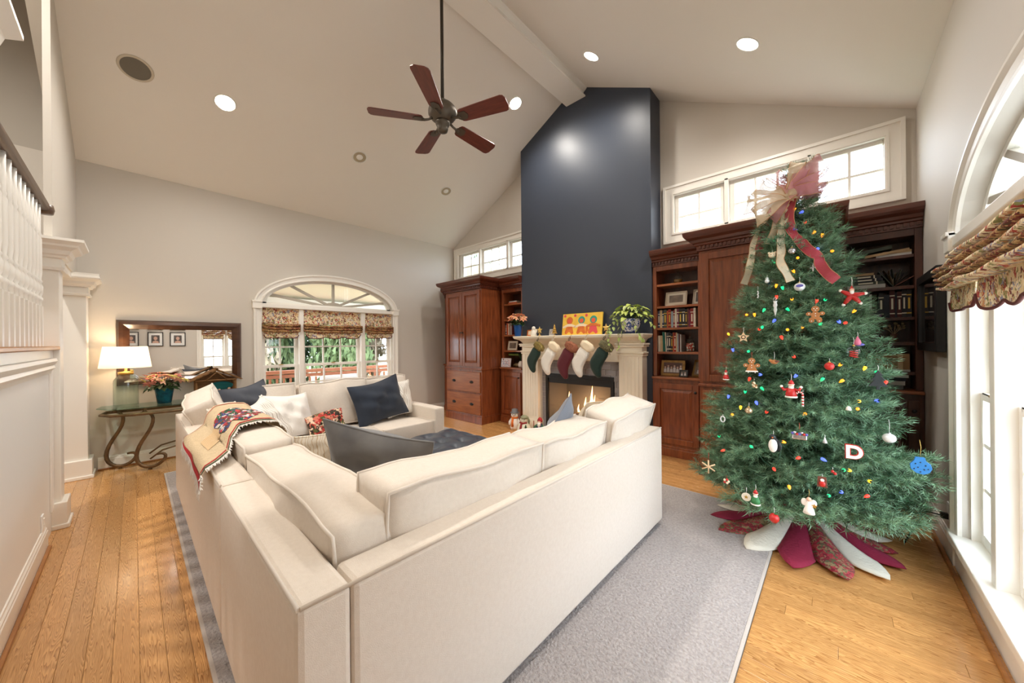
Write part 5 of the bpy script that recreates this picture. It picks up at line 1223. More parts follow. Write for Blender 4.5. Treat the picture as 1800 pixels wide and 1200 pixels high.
for i, (c, h, w) in enumerate(((PG, .032, .24), (GG, .026, .235), (NB, .026, .225), (K, .028, .215), (BU, .02, .17))):
    flat((.085, 4.475+.006*(i % 2), z+h/2), w, h, .19, c, '%s flat book, %s from bottom beside the fanned book' % (CN[c], ORD[i]), 0, 'flat books beside the fanned book', 0, 1 if i in (1, 2, 3) else None); z += h+.001
t = thing('fanned_book', 'old book standing open with its pages fanned out', 'book', (.375, 4.50, 1.856))
r = random.Random(8)
for i in range(15):
    a = radians(-28+5.2*i+r.uniform(-2, 2)); L = .14+.025*sin(i*1.7)
    q = MB(); q.m = Matrix.Rotation(a, 4, 'Y'); q.grid(lambda u, v: (.006*sin(pi*v)*(1 if i % 2 else -1), .13*u, L*v), 1, 4); q.build('page_block', [PAGE, bmat(BU), bmat(GG)][i % 3 if i < 12 else 1], t, recalc=False)
for a in (-32, 56): q = MB(); q.m = Matrix.Rotation(radians(a), 4, 'Y'); q.box(-.003, .003, 0, .14, 0, .17); q.build('cover', bmat(BR if a > 0 else GG), t)
row(.085, 1.665, 4.50, [(BR,.02,.12,0,0),(GG,.022,.115,0,1),(GY,.018,.11,0,1),(K,.024,.14,0,1),(GG,.024,.145,0,1),(GY,.026,.145,0,0),(PG,.016,.138,0,0)], 'of the short row, corner bookcase', 'short books on the two lying books', .12)
flat((.085, 4.485, 1.608), .215, .03, .17, PU, 'purple flat book under the black one with white lettering')
o = flat((.085, 4.478, 1.644), .235, .038, .17, NB, 'black flat book lettered FAIRY TALE on its spine, corner bookcase')
def text(body, size, parent, loc, rot, m, name='lettering', ext=.0006, off=0):
    c = bpy.data.curves.new(name, 'FONT'); c.body = body; c.size = size; c.align_x = 'CENTER'; c.align_y = 'CENTER'; c.extrude = ext; c.materials.append(m)
    tmp = bpy.data.objects.new(name, c); tmp.data.offset = off; me = bpy.data.meshes.new_from_object(tmp); bpy.data.objects.remove(tmp); me.name = name
    o = bpy.data.objects.new(name, me); COL.objects.link(o); o.parent = parent; o.location = loc; o.rotation_euler = rot; return o
text('FAIRY TALE', .026, o, (0, -.0032, .118), (pi/2, pi/2, 0), LETT)
row(.285, 1.589, 4.50, [(K,.03,.22,0,1),(NB,.034,.20,0,0),(MA,.03,.235,0,1),(NB,.012,.215,0,0),(MA,.026,.22,0,1),(K,.026,.24,0,1),(K,.028,.235,0,2)], 'of the tall row, corner bookcase', 'tall books right of the lying books')
t = thing('cardboard_box', 'brown taped cardboard box on the stack of binders', 'box', (.335, 4.56, 1.137))
CARD = mat('cardboard', srgb(160, 124, 84), .85, var=(srgb(140, 106, 70), 10))
q = MB(); q.box(-.13, .13, -.07, .07, 0, .135); q.build('box_body', CARD, t, .003); q = MB(); q.box(.06, .09, -.0712, -.0695, 0, .135); q.box(.06, .09, -.07, .07, .1345, .136); q.build('packing_tape', mat('tape', srgb(190, 160, 120), .3), t)
z = 1.0125-.045
for i, (c, h, w) in enumerate(((GY, .034, .27), (PG, .034, .28), (NB, .03, .285), (PG, .036, .30), (PG, .032, .31))):
    flat((.155, 4.47, z+h/2), w, h, .2, c, '%s binder, %s from bottom under the cardboard box' % (CN[c], ORD[i]), 0, 'stacked binders', 0); z += h+.0008
t = thing('dried_flowers', 'dim dried flower arrangement on the low shelf of the corner bookcase', 'decoration', (.38, 4.58, 1.375))
q = MB(); q.lathe([(.03, 0), (.035, .01), (.02, .05), (.026, .07)], n=14); q.build('vase', bmat(BR), t)
q = MB()
for i in range(14): a = i*2.4; q.tube([(0, 0, .06), (.03*cos(a), .03*sin(a), .10), (.06*cos(a), .06*sin(a)*.6, .12+.02*(i % 3))], .002, 4); q.ball((.06*cos(a), .036*sin(a), .122+.02*(i % 3)), .011, 6, 4)
q.build('dry_stems', bmat(T), t)
# left bookcase, beside the armoire
flat((-4.23, 4.49, 2.088), .2, .024, .18, OB, 'rusty red flat book lying on the top shelf beside the armoire')
flat((-4.21, 4.49, 2.110), .18, .018, .17, PG, 'pale flat book on top of the rusty red one beside the armoire')
photo((-4.12, 4.62, 1.802), .2, .2, .02, bmat(K), 'dark framed picture on the second shelf, behind the peach poinsettia', 0)
row(-4.31, 1.531, 4.50, [(B,.024,.20,0,1),(OB,.04,.21,0,0),(CR,.024,.20,0,0),(BR,.026,.21,0,0),(PG,.022,.2,0,0),(MA,.03,.205,0,0)], 'on the shelf behind the peach poinsettia', 'books behind the peach poinsettia')
photo((-4.17, 4.52, 1.261), .22, .165, .018, PALEF, 'pale framed photo on the shelf just left of the mantel end', .015, pic=SEPIA)
photo((-4.36+.10, 4.445, .967), .2, .155, .008, mat('white_frame', srgb(226, 220, 222), .4), 'white floral decorated picture block on the counter by the armoire', .0, (radians(-8), 0, radians(8)), pic=cells('floral_picture', [srgb(226, 220, 222), srgb(200, 150, 150), srgb(226, 220, 222), srgb(150, 150, 170)], 40))
t = thing('glass_terrarium', 'clear glass box with a green lid on the counter behind the white picture', 'box', (-4.16, 4.60, .967))
q = MB(); q.box(-.11, .11, -.06, .06, 0, .20); q.build('glass_box', JAR, t); q = MB(); q.box(-.12, .12, -.065, .065, .2, .235); q.build('lid', mat('lid_green', srgb(110, 130, 60), .5), t, .004)
q = MB()
for i in range(16): q.ball((RND.uniform(-.09, .09), RND.uniform(-.04, .04), RND.uniform(.015, .05)), .016, 7, 5)
stuff(q.build('pebbles', bmat(BU), t))
t = thing('pottery_vase', 'small white pottery jar with dry twigs on the counter by the mantel', 'vase', (-3.97, 4.52, .967))
q = MB(); q.lathe([(.03, 0), (.045, .01), (.055, .05), (.04, .09), (.028, .10), (.032, .11)], n=18); q.build('jar', CER, t)
q = MB()
for i in range(10): a = i*2.4; q.tube([(0, 0, .1), (.02*cos(a), .02*sin(a), .17), (.05*cos(a), .05*sin(a), .21+.01*(i % 4))], .003, 4)
q.build('twigs', LEAFG, t)

# ---------------------------------------------------------------- decorated tree
TX, TY, TZ0, TZ1, TR = -.215, 3.36, .42, 2.64, .64
tree = thing('christmas_tree', 'tall green artificial christmas tree beside the window wall', 'tree', (TX, TY, 0))
FIR_SHADE = mat('fir_inner_shade', srgb(26, 58, 40), .5, var=(srgb(66, 104, 70), 9, (1,1,1), .2)); FIR_LIT = mat('fir_tips_lit', srgb(140, 176, 138), .42, var=(srgb(56, 104, 70), 12)); TRUNK = mat('trunk_brown', srgb(60, 44, 32), .8)  # needles darkened for inner shade, tips paled for highlights
def tr(z): return TR*max(0, (TZ1-z)/(TZ1-TZ0))**.85
def bough(L, seed, dens=1.0):
    r = random.Random(seed); q = MB(); V = Vector
    def twig(p, d, l, mi):
        up = V((0, 0, 1)); side = d.cross(up).normalized() if abs(d.z) < .95 else V((1, 0, 0)); u = side.cross(d)
        n = max(6, int(l/.0042*dens)); vs = []; fs = []
        for i in range(n):
            f = (i+r.random())/n; a = i*2.4+r.uniform(-.5, .5); b_ = p+d*l*f
            o = side*cos(a)+u*sin(a); nl = r.uniform(.026, .04)
            tip = b_+(o*.72+d*.75)*nl; w = d.cross(o)*.0015
            k = len(vs); vs += [b_+w, b_-w, tip]; fs.append((k, k+1, k+2))
        q.add(vs, fs, mi)
        s_ = side*.002; q.add([p+s_, p-s_, p+d*l-s_*.3, p+d*l+s_*.3], [(0, 1, 2, 3)], 2)
    ns = max(4, int(L/.055))
    P = lambda f: V((L*f, 0, -.10*L*sin(pi*f*.8)+.06*L*f*f))
    pr = P(0)
    for i in range(ns+1):
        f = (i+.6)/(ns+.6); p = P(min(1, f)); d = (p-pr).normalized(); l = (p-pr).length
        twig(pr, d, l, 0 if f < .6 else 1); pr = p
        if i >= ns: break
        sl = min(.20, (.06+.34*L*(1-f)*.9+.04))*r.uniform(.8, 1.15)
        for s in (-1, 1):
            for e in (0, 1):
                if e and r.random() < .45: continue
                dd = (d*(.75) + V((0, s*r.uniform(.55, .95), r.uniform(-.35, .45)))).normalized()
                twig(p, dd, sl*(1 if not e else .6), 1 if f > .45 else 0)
                if sl > .09:
                    m_ = p+dd*sl*.5
                    for s2 in (-1, 1):
                        d2 = (dd*.8+V((0, 0, r.uniform(-.3, .4)))+dd.cross(V((0, 0, 1)))*s2*.7).normalized(); twig(m_, d2, sl*.5, 1)
        if r.random() < .7:
            twig(p, (d*.7+V((0, r.uniform(-.3, .3), .7))).normalized(), sl*.7, 1 if f > .4 else 0)
    d = (P(1)-P(.9)).normalized(); twig(P(1), d, .05, 1)
    return q.mesh('bough', [FIR_SHADE, FIR_LIT, TRUNK], False)
boughs = [bough(.66, 1), bough(.66, 2), bough(.48, 3), bough(.48, 4), bough(.32, 5), bough(.32, 6), bough(.2, 7), bough(.2, 8)]
bl = [.66, .66, .48, .48, .32, .32, .2, .2]
r = random.Random(21); nb = 0; z = TZ0
while z < TZ1-.02:
    R0 = tr(z); n = max(5, int(7+R0*15)); ph = r.uniform(0, 6.28)
    for i in range(n):
        if nb >= 296: break
        a = ph+2*pi*i/n+r.uniform(-.12, .12); L = (R0+.04)*r.uniform(.86, 1.12)
        # the tree is pressed between the armoire and the window wall
        ex, ey = TX+L*cos(a), TY+L*sin(a)
        if ey > 3.92: L *= max(.3, (3.92-TY)/(L*sin(a)))
        if TX+L*cos(a) > XR-.07: L *= (XR-.07-TX)/(L*cos(a))
        if sin(a) > .5 and i % 2: continue
        k = min(range(8), key=lambda j: abs(bl[j]-L)); k = (k & ~1) | r.randint(0, 1)
        s = max(.4, L/bl[k])
        droop = radians(12) - radians(34)*max(0, (z-1.6)/(TZ1-1.6)) + r.uniform(-.14, .14)
        inst(boughs[k], 'bough', tree, (0, 0, z+r.uniform(-.03, .03)), (r.uniform(-.4, .4), droop, a), s); nb += 1
    z += .105 if z < 1.2 else .095 if z < 2 else .08
q = MB(); q.lathe([(.02, 0.02), (.022, 1.2), (.012, 2.5), (.004, TZ1-.02)], n=10); q.build('trunk', TRUNK, tree)
for a in (-2.6, -1.0): inst(boughs[6], 'bough', tree, (0, 0, TZ1-.16), (0, radians(-82), a), .95)
inst(boughs[7], 'bough', tree, (0.0, 0, TZ1-.14), (0, radians(-55), -.2), .9)
q = MB()
for k in range(4): a = k*pi/2+.5; q.tube([(0, 0, .12), (.2*cos(a), .2*sin(a), .03), (.30*cos(a), .30*sin(a), .01)], .012, 6)
q.build('stand', mat('stand_green', srgb(30, 60, 40), .5), tree)
def tpos(u, v, out=1.0):
    """point on the outer foliage seen at a picture position"""
    d = ray(u, v).normalized(); best = None; bd = 9
    t_ = 1.6
    while t_ < 5:
        p = CAM+d*t_; rad = sqrt((p.x-TX)**2+(p.y-TY)**2); R0 = tr(min(max(p.z, TZ0), TZ1))*out+.03
        if rad < R0: return p
        if rad-R0 < bd: bd = rad-R0; best = p
        t_ += .01
    return best
# skirt of pointed patchwork panels
sk = thing('tree_skirt', 'quilted tree skirt of burgundy, floral and white pointed panels', 'tree skirt', (TX+.02, TY+.06, 0))
BURG = mat('skirt_burgundy', srgb(142, 30, 62), .85, bump=(60, .5)); SKW = mat('skirt_white', srgb(226, 222, 208), .9, bump=(60, .5)); SKF = cells('skirt_floral', [srgb(150, 34, 54), srgb(120, 40, 50), srgb(96, 96, 66), srgb(170, 56, 66), srgb(150, 130, 96)], 38, (1, 1, 1), .85)
n = 18; c0 = sk.location
tips = [(.9, .48), (1.2, .5)]
def skr(a):
    # the panels reach farther towards the room
    f = max(0, cos(a-radians(-97)))
    return .46+.24*f
for i in range(n):
    a0, a1 = 2*pi*i/n, 2*pi*(i+1)/n
    if i % 2: pass
    q = MB(); am = (a0+a1)/2; R1 = skr(am); tp = .5
    def sp(u, v):
        a = a0+(a1-a0)*u; rr_ = .05+(R1*1.04*(.76+.24*(1-abs(2*u-1)**1.3))-.05)*v
        return (rr_*cos(a), rr_*sin(a), .012+.16*(1-v)**1.6+.012*abs(sin(5*a+i))*v + .03*sin(a*9)*v*(1-v)+.02*(i % 2)*v*0)
    q.grid(sp, 6, 8); o = q.build('panel', [SKW, BURG, SKF][i % 3], sk, recalc=False)
    s_ = o.modifiers.new('thick', 'SOLIDIFY'); s_.thickness = .006
# ribbon bow at the top
bow = thing('ribbon_bow', 'big pink and cream mesh ribbon bow with long tails at the tree top', 'bow', tpos(1375, 350)-_f*.09)
bo = bow.location
def sheer(name, c, a): return mat(name, c, .5, alpha=a, bump=(200, .5))
RIBP = sheer('pink_mesh', srgb(222, 150, 164), .42); RIBC = sheer('cream_mesh', srgb(226, 206, 176), .7); RIBW = sheer('ivory_ribbon', srgb(226, 216, 190), .9); RIBR = sheer('red_mesh', srgb(178, 56, 72), .88); RIBE = mat('copper_edge', srgb(190, 140, 96), .4, .4)
cr = Vector((cos(radians(4)), sin(radians(4)), 0)); ct = Vector((-sin(radians(4)), cos(radians(4)), 0))   # bow faces the room
def bl_(a, b_, c=0): return tuple(cr*a + Vector((0, 0, 1))*b_ - ct*c)
def ribbon(name, pts, w, m, wdir=None):
    """ribbon through 3-d points (bow frame) with wired edges"""
    P = [Vector(p) for p in pts]; fine = []
    for i in range(len(P)-1):
        for k in range(6): fine.append(P[i].lerp(P[i+1], k/6))
    fine.append(P[-1])
    for _ in range(4): fine = [fine[0]]+[(fine[i-1]+fine[i]*2+fine[i+1])/4 for i in range(1, len(fine)-1)]+[fine[-1]]
    E0, E1 = [], []
    for i, p in enumerate(fine):
        t_ = (fine[min(i+1, len(fine)-1)]-fine[max(i-1, 0)]).normalized()
        wd = Vector(wdir) if wdir else cr; wd = (wd-t_*wd.dot(t_)).normalized()
        wd = Matrix.Rotation(.5*sin(i*.35), 3, t_) @ wd
        E0.append(p+wd*w/2); E1.append(p-wd*w/2)
    q = MB(); q.rings([[tuple(a) for a in E0], [tuple((a+b_)/2 + ct*.003*sin(i*1.3)) for i, (a, b_) in enumerate(zip(E0, E1))], [tuple(b_) for b_ in E1]], 0, True, False, False)
    o = q.build(name, m, bow, recalc=False)
    q = MB(); q.tube(E0, .0018, 5); q.tube(E1, .0018, 5); q.build('wired_edge', RIBE, o, recalc=False)
for (a, l, w, m) in ((18, .19, .09, RIBP), (45, .24, .12, RIBP), (-8, .17, .08, RIBP), (155, .22, .11, RIBC), (185, .27, .14, RIBC), (212, .25, .13, RIBC), (125, .19, .08, RIBP), (80, .20, .09, RIBC), (235, .2, .09, RIBP), (65, .16, .08, RIBP)):
    d = Vector((cos(radians(a)), sin(radians(a)))); nn = Vector((-d.y, d.x))
    pts = [(0, 0, .03)]+[(d.x*l*f, d.y*l*f, dp) for f, dp in ((.4, .075), (.8, .085), (1, .05), (1, .0), (.8, -.03), (.4, -.02))]+[(0, 0, .01)]
    ribbon('loop', [bl_(*p) for p in pts], w, m, tuple(cr*nn.x+Vector((0, 0, 1))*nn.y - ct*.25))
q = MB(); q.ball(bl_(0, 0, .03), (.035, .025, .035), 12, 8); q.build('knot', RIBC, bow)
def tail(pix, w, m, start=True):
    pts = [bl_(0, 0, .02)] if start else []
    pts += [tuple(tpos(u, v, 1.08)-bo - ct*.02) for u, v in pix]
    ribbon('tail', pts, w, m)
tail([(1378, 385), (1372, 420), (1374, 445), (1370, 460), (1382, 480), (1390, 495)], .05, RIBW)
tail([(1386, 390), (1392, 410), (1407, 425), (1420, 440), (1440, 452), (1440, 464), (1452, 480), (1470, 494)], .06, RIBR)
tail([(1356, 372), (1340, 400), (1324, 432), (1322, 450), (1316, 480), (1308, 500)], .05, RIBW)
tail([(1366, 380), (1362, 405), (1350, 430)], .04, RIBC)
tail([(1350, 385), (1340, 415), (1334, 440)], .05, RIBR)

# string of coloured bulbs
st = thing('string_lights', 'string of red, green, blue and amber bulbs wound round the tree', 'string lights', (TX, TY, 0))
BC = [mat('bulb_'+n_, (0.02, 0.02, 0.02), .25, emit=(c, e*.8)) for n_, c, e in (('amber', srgb(255, 150, 30), 1.6), ('red', srgb(255, 50, 30), 1.5), ('green', srgb(20, 220, 130), 1.3), ('blue', srgb(70, 90, 255), 2.2), ('yellow', srgb(255, 190, 40), 1.5))]
SOCK = mat('socket_green', srgb(16, 60, 36), .5)
bme = []
for m_ in BC:
    q = MB(); q.lathe([(.006, .008), (.0105, .004), (.0125, -.006), (.010, -.018), (.004, -.030), (.001, -.033)], n=10); q.lathe([(.0075, .006), (.0075, .022), (.004, .026)], n=8, mi=1); bme.append(q.mesh('bulb', [m_, SOCK]))
LP = [(1397,366,0),(1411,372,3),(1415,390,1),(1432,407,0),(1446,411,0),(1395,402,3),(1360,423,2),(1402,453,0),(1437,437,3),(1462,441,0),(1358,459,2),(1378,463,0),(1394,475,0),(1365,500,0),(1375,504,2),(1348,494,3),(1365,520,1),(1392,525,0),(1436,527,1),(1451,526,2),(1487,528,0),(1503,545,0),(1344,543,2),(1326,551,0),(1312,553,0),(1383,542,2),(1335,578,1),(1340,574,2),(1362,562,3),(1384,579,0),(1411,574,0),(1443,569,2),(1474,564,3),(1487,567,1),(1280,586,4),(1288,613,3),(1316,617,2),(1373,591,1),(1395,626,1),(1478,640,0),(1521,645,4),(1540,653,2),(1558,670,1),(1335,658,3),(1318,664,1),(1400,659,3),(1447,665,2),(1482,668,0),(1338,681,2),(1310,687,2),(1281,695,3),(1302,714,4),(1287,728,0),(1348,723,1),(1416,727,0),(1329,706,3),(1510,705,4),(1543,704,3),(1508,718,0),(1264,766,2),(1320,784,2),(1360,823,1),(1376,776,0),(1405,804,1),(1445,806,3),(1483,826,2),(1492,826,4),(1387,854,0),(1456,871,2),(1478,864,3),(1526,871,1),(1530,846,4),(1273,791,1)]
wp = []
for u, v, k in LP:
    p = tpos(u, v, .98)-Vector((TX, TY, 0)); wp.append(p)
    rr_ = random.Random(u*7+v); inst(bme[k], 'bulb', st, p, (rr_.uniform(-1.4, 1.4), rr_.uniform(-1.4, 1.4), 0), .74)
q = MB()
for i in range(len(wp)-1):
    a, b_ = wp[i], wp[i+1]
    if (a-b_).length > .5: continue
    q.tube([a, (a+b_)/2*.96+Vector((0, 0, (a.z+b_.z)*.02-.03)), b_], .0022, 5)
q.build('wire', SOCK, st)

# ---------------------------------------------------------------- ornaments
RZ = radians(4)     # ornaments face the room
CLR = glass('clear_bauble', (.95, .97, .97)); SIL = mat('silver_glass', srgb(214, 214, 216), .15, .8, var=(srgb(170, 172, 178), 60)); OPAL = mat('opal_glass', srgb(226, 230, 230), .2, .2)
GING = mat('gingerbread', srgb(176, 116, 66), .7, bump=(60, .3)); ICE = mat('icing', srgb(244, 238, 230), .6); REDO = mat('ornament_red', srgb(190, 40, 36), .35); SKIN = mat('ornament_skin', srgb(230, 184, 158), .6); BLUEO = mat('ornament_blue', srgb(44, 120, 186), .7); BLK = mat('ornament_black', srgb(28, 34, 36), .5); WOODO = mat('ornament_wood', srgb(222, 190, 150), .7); PINKO = mat('ornament_pink', srgb(210, 110, 140), .6); PURP = mat('ornament_purple', srgb(96, 90, 170), .6); GRNO = mat('ornament_green', srgb(50, 120, 66), .6)
def orn(u, v, label, cord=.05, out=1.12, sz=1.0, cm=None, osz=.66):
    p = tpos(u, v, out) - _f*.03
    t = thing('tree_ornament', label, 'ornament', p, (0, 0, RZ)); t.scale = (sz*osz,)*3
    q = MB(); q.tube([(0, 0, .0), (.003, 0, cord*.6), (.0, .012, cord)], .0014, 5); q.build('cord', cm or WHITE, t)
    return t
def b(t, name, m, fn, bev=0): q = MB(); fn(q); return q.build(name, m, t, bev)
def flatp(t, name, m, poly, y=0, th=.012): return b(t, name, m, lambda q: q.prism(poly, 'Y', y-th/2, y+th/2), .002)
def circ(x, z, r_, n=16, rz_=None): return [(x+r_*cos(2*pi*k/n), z+(rz_ or r_)*sin(2*pi*k/n)) for k in range(n)]
def bauble(u, v, label, r_, m, cord=.05, squash=1, cap=GOLD, out=1.12):
    t = orn(u, v, label, cord, out); b(t, 'bauble', m, lambda q: q.ball((0, 0, -r_*squash-.006), (r_, r_, r_*squash), 20, 12)); b(t, 'cap', cap, lambda q: q.lathe([(.009, -.012), (.009, .0), (.003, .004)], n=12)); return t
def gingerman(u, v, label, s=1, out=1.12, dress=False):
    t = orn(u, v, label, .05, out, s, REDO)
    flatp(t, 'head', GING, circ(0, -.03, .028, 14), 0, .014)
    if dress: flatp(t, 'dress', GING, [(-.018, -.055), (.018, -.055), (.045, -.125), (-.045, -.125)], 0, .014); flatp(t, 'icing_hem', ICE, [(-.046, -.118), (.046, -.118), (.048, -.13), (-.048, -.13)], 0, .018)
    else:
        flatp(t, 'body', GING, circ(0, -.085, .03, 14, .036), 0, .014)
        for s_ in (-1, 1): flatp(t, 'leg', GING, circ(s_*.026, -.126, .02, 12, .024), 0, .014)
    for s_ in (-1, 1): flatp(t, 'arm', GING, circ(s_*.044, -.07, .02, 12, .017), 0, .014)
    b(t, 'icing', ICE, lambda q: [q.ball((x, -.009, z), .0045, 7, 5) for x, z in ((-.01, -.025), (.01, -.025), (0, -.04), (0, -.07), (0, -.09), (-.044, -.07), (.044, -.07), (-.026, -.135), (.026, -.135))])
    return t
def robed(u, v, label, m, s=1, out=1.12, arms=True, hat=None):
    """small suited figure with a pointed cap and white beard"""
    t = orn(u, v, label, .05, out, s)
    b(t, 'head', SKIN, lambda q: q.ball((0, -.004, -.035), .018, 12, 8)); b(t, 'beard', ICE, lambda q: q.ball((0, -.012, -.05), (.017, .012, .016), 10, 7))
    b(t, 'cap', hat or m, lambda q: (q.lathe([(.02, -.026), (.014, -.008), (.003, .006)], n=12))); b(t, 'cap_trim', ICE, lambda q: q.lathe([(.018, -.031), (.022, -.028), (.018, -.024)], n=12, cap=False))
    b(t, 'body', m, lambda q: q.lathe([(.001, -.125), (.036, -.122), (.034, -.09), (.022, -.058), (.008, -.052)], n=14)); b(t, 'hem', ICE, lambda q: q.lathe([(.037, -.127), (.039, -.122), (.037, -.115)], n=14, cap=False))
    if arms:
        for s_ in (-1, 1): b(t, 'arm', m, lambda q: q.tube([(s_*.018, 0, -.065), (s_*.045, -.01, -.07), (s_*.056, -.01, -.05)], [.011, .01, .009], 8)); b(t, 'mitten', ICE, lambda q: q.ball((s_*.058, -.01, -.045), .010, 8, 6))
    return t
def starfig(u, v):
    t = orn(u, v, 'red suited star-shaped bearded figure on the right side of the tree', .06, 1.14, 1.35)
    b(t, 'suit', REDO, lambda q: [q.tube([(0, 0, -.07), (x*.6, -.004, -.07+z*.6), (x, 0, -.07+z)], [.02, .014, .009], 8) for x, z in ((-.055, .035), (.065, .008), (-.04, -.06), (.042, -.055), (0, .03))])
    b(t, 'head', SKIN, lambda q: q.ball((0, -.006, -.035), .014, 10, 7)); b(t, 'beard', ICE, lambda q: q.ball((0, -.014, -.048), (.012, .008, .016), 10, 7)); b(t, 'cap', REDO, lambda q: q.lathe([(.014, -.03), (.001, .0)], n=10))
    for x, z in ((-.058, .038), (.07, .008), (-.043, -.065), (.045, -.06)): b(t, 'cuff', ICE, lambda q: q.ball((x, 0, -.07+z), .011, 8, 6))
starfig(1489, 503)
bauble(1399, 497, 'flat round white ornament with purple picture below the ribbon tail', .046, OPAL, .05, .9)
t = orn(1399, 498, 'purple printed disc on the front of the white round ornament', .01, 1.2); flatp(t, 'print', PURP, circ(0, -.03, .03, 14, .014), 0, .004)
gingerman(1426, 538, 'gingerbread man ornament with red cord, upper middle of the tree', 1.1)
gingerman(1316, 628, 'gingerbread girl ornament with iced skirt, left side of the tree', 1.15, 1.12, True)
t = orn(1302, 585, 'wooden star ornament with round dark middle at the left edge', .05, 1.12, 1.2); flatp(t, 'star', WOODO, [(a, c-.04) for a, c in star_poly(.05, .024)], 0, .012); flatp(t, 'ring', BLK, circ(0, -.04, .018), -.006, .006); flatp(t, 'centre', WOODO, circ(0, -.04, .012), -.009, .004)
bauble(1450, 635, 'small red apple-like bauble in the middle of the tree', .036, REDO, .03)
bauble(1492, 606, 'clear glass bauble with red ribbon inside, right side', .05, CLR, .07)
t = orn(1492, 612, 'curled red and white ribbon inside the clear bauble', .01, 1.12); b(t, 'curl', REDO, lambda q: q.tube([(.028*cos(k*.7), .028*sin(k*.7), -.02-k*.0022) for k in range(30)], .004, 5))
t = orn(1499, 593, 'pink pointed hat figure above the clear bauble', .05, 1.14, 1.0); b(t, 'hat', PINKO, lambda q: q.lathe([(.03, -.07), (.02, -.03), (.003, .01)], n=12)); b(t, 'blue_trim', PURP, lambda q: q.ball((.012, 0, -.065), (.034, .024, .014), 10, 6))
t = orn(1534, 650, 'black fir tree cut-out ornament at the right edge of the tree', .03, 1.14, 1.5)
flatp(t, 'cutout', BLK, [(0, 0), (.022, -.03), (.012, -.03), (.032, -.06), (.018, -.06), (.042, -.095), (.008, -.095), (.008, -.115), (-.008, -.115), (-.008, -.095), (-.042, -.095), (-.018, -.06), (-.032, -.06), (-.012, -.03), (-.022, -.03)], 0, .008)
robed(1384, 668, 'red suited bearded figure with open arms, middle of the tree', REDO, 1.25, 1.12)
robed(1272, 650, 'tiny red figure on the leftmost branch, above the sofa end', REDO, .85, 1.1, False)
def cane(u, v, label):
    t = orn(u, v, label, .02, 1.12, 1.1); P = [Vector((-.02+.02*cos(a), 0, -.02+.02*sin(a))) for a in [pi-.3-i*.38 for i in range(8)]]+[Vector((0, 0, -.02-.1*i/8)) for i in range(1, 9)]
    for i in range(len(P)-1): q = MB(); q.tube([P[i], P[i+1]], .0075, 8); q.build('stripe', REDO if i % 2 else ICE, t)
cane(1404, 688, 'red and white striped candy cane hanging in the middle')
bauble(1311, 713, 'champagne gold ball on the lower left side of the tree', .034, mat('champagne', srgb(206, 184, 150), .2, .7), .04)
bauble(1553, 758, 'iridescent ribbed glass teardrop on the lower right side', .044, OPAL, .11, .9, SIL)
t = orn(1492, 780, 'white letter D ornament with red outline, lower right', .05, 1.12, 1.0, GRNO, .8)
_o = text('D', .125, t, (0, -.002, -.052), (pi/2, 0, 0), ICE, 'letter', .006, .004)
_o = text('D', .125, t, (0, .006, -.052), (pi/2, 0, 0), REDO, 'letter_edge', .005, .009)
# penguin-like bird
t = orn(1353, 762, 'black and white penguin shaped ornament, lower left of the tree', .03, 1.12, 1.25)
b(t, 'back', BLK, lambda q: q.ball((.006, .01, -.075), (.034, .026, .056), 14, 9)); b(t, 'belly', ICE, lambda q: q.ball((-.002, -.012, -.078), (.028, .018, .05), 14, 9)); b(t, 'head', BLK, lambda q: q.ball((-.004, 0, -.016), .022, 12, 8)); b(t, 'wing', BLK, lambda q: q.tube([(.03, 0, -.04), (.044, -.01, -.08), (.036, -.01, -.115)], [.008, .01, .004], 7)); b(t, 'beak', OR, lambda q: q.lathe([(.006, -.02), (.001, -.036)], (-.004, 0, -.016), 8, axis='Y'))
# silver sleigh like cluster
t = orn(1398, 752, 'silver cluster ornament with blue and red beads in the lower middle', .05, 1.14, 1.1, REDO)
b(t, 'base', SIL, lambda q: q.box(-.05, .05, -.012, .012, -.085, -.045), .008); b(t, 'beads', [PURP, SIL, REDO], lambda q: [q.ball((-.045+.015*i, -.006, -.035+.008*sin(i*2)), .011, 8, 6, i % 3) for i in range(7)])
t = orn(1241, 806, 'wooden stick snowflake hanging off the lowest left branch', .06, 1.25, 1.25, REDO)
for k in range(3): a = pi/2+k*pi/3; b(t, 'stick', WOODO, lambda q: q.tube([(.055*cos(a), 0, -.055+.055*sin(a)), (-.055*cos(a), 0, -.055-.055*sin(a))], .006, 6))
t = orn(1606, 800, 'blue felt mitten shaped ornament hanging at the far right branch', .10, 1.3, 1.35, GOLD)
flatp(t, 'felt', BLUEO, [(-.02, .0), (.018, .0), (.022, -.02), (.04, -.035), (.046, -.06), (.036, -.085), (.012, -.10), (-.016, -.095), (-.038, -.075), (-.042, -.045), (-.026, -.022)], 0, .012)
b(t, 'dots', BLK, lambda q: [q.ball((x, -.007, z), .0035, 6, 4) for x, z in ((-.02, -.04), (0, -.03), (.02, -.045), (-.01, -.06), (.015, -.07), (-.025, -.07), (.0, -.085), (.03, -.065))])
t = orn(1437, 834, 'tiny red framed figure ornament near the bottom', .02, 1.14, 1.0); flatp(t, 'board', mat('brown_board', srgb(110, 60, 44), .6), [(-.028, 0), (.028, 0), (.034, -.09), (-.034, -.09)], 0, .008); b(t, 'figure', [REDO, ICE], lambda q: (q.ball((0, -.008, -.06), (.022, .01, .026), 10, 7), q.ball((0, -.01, -.028), (.014, .009, .013), 10, 7, 1)))
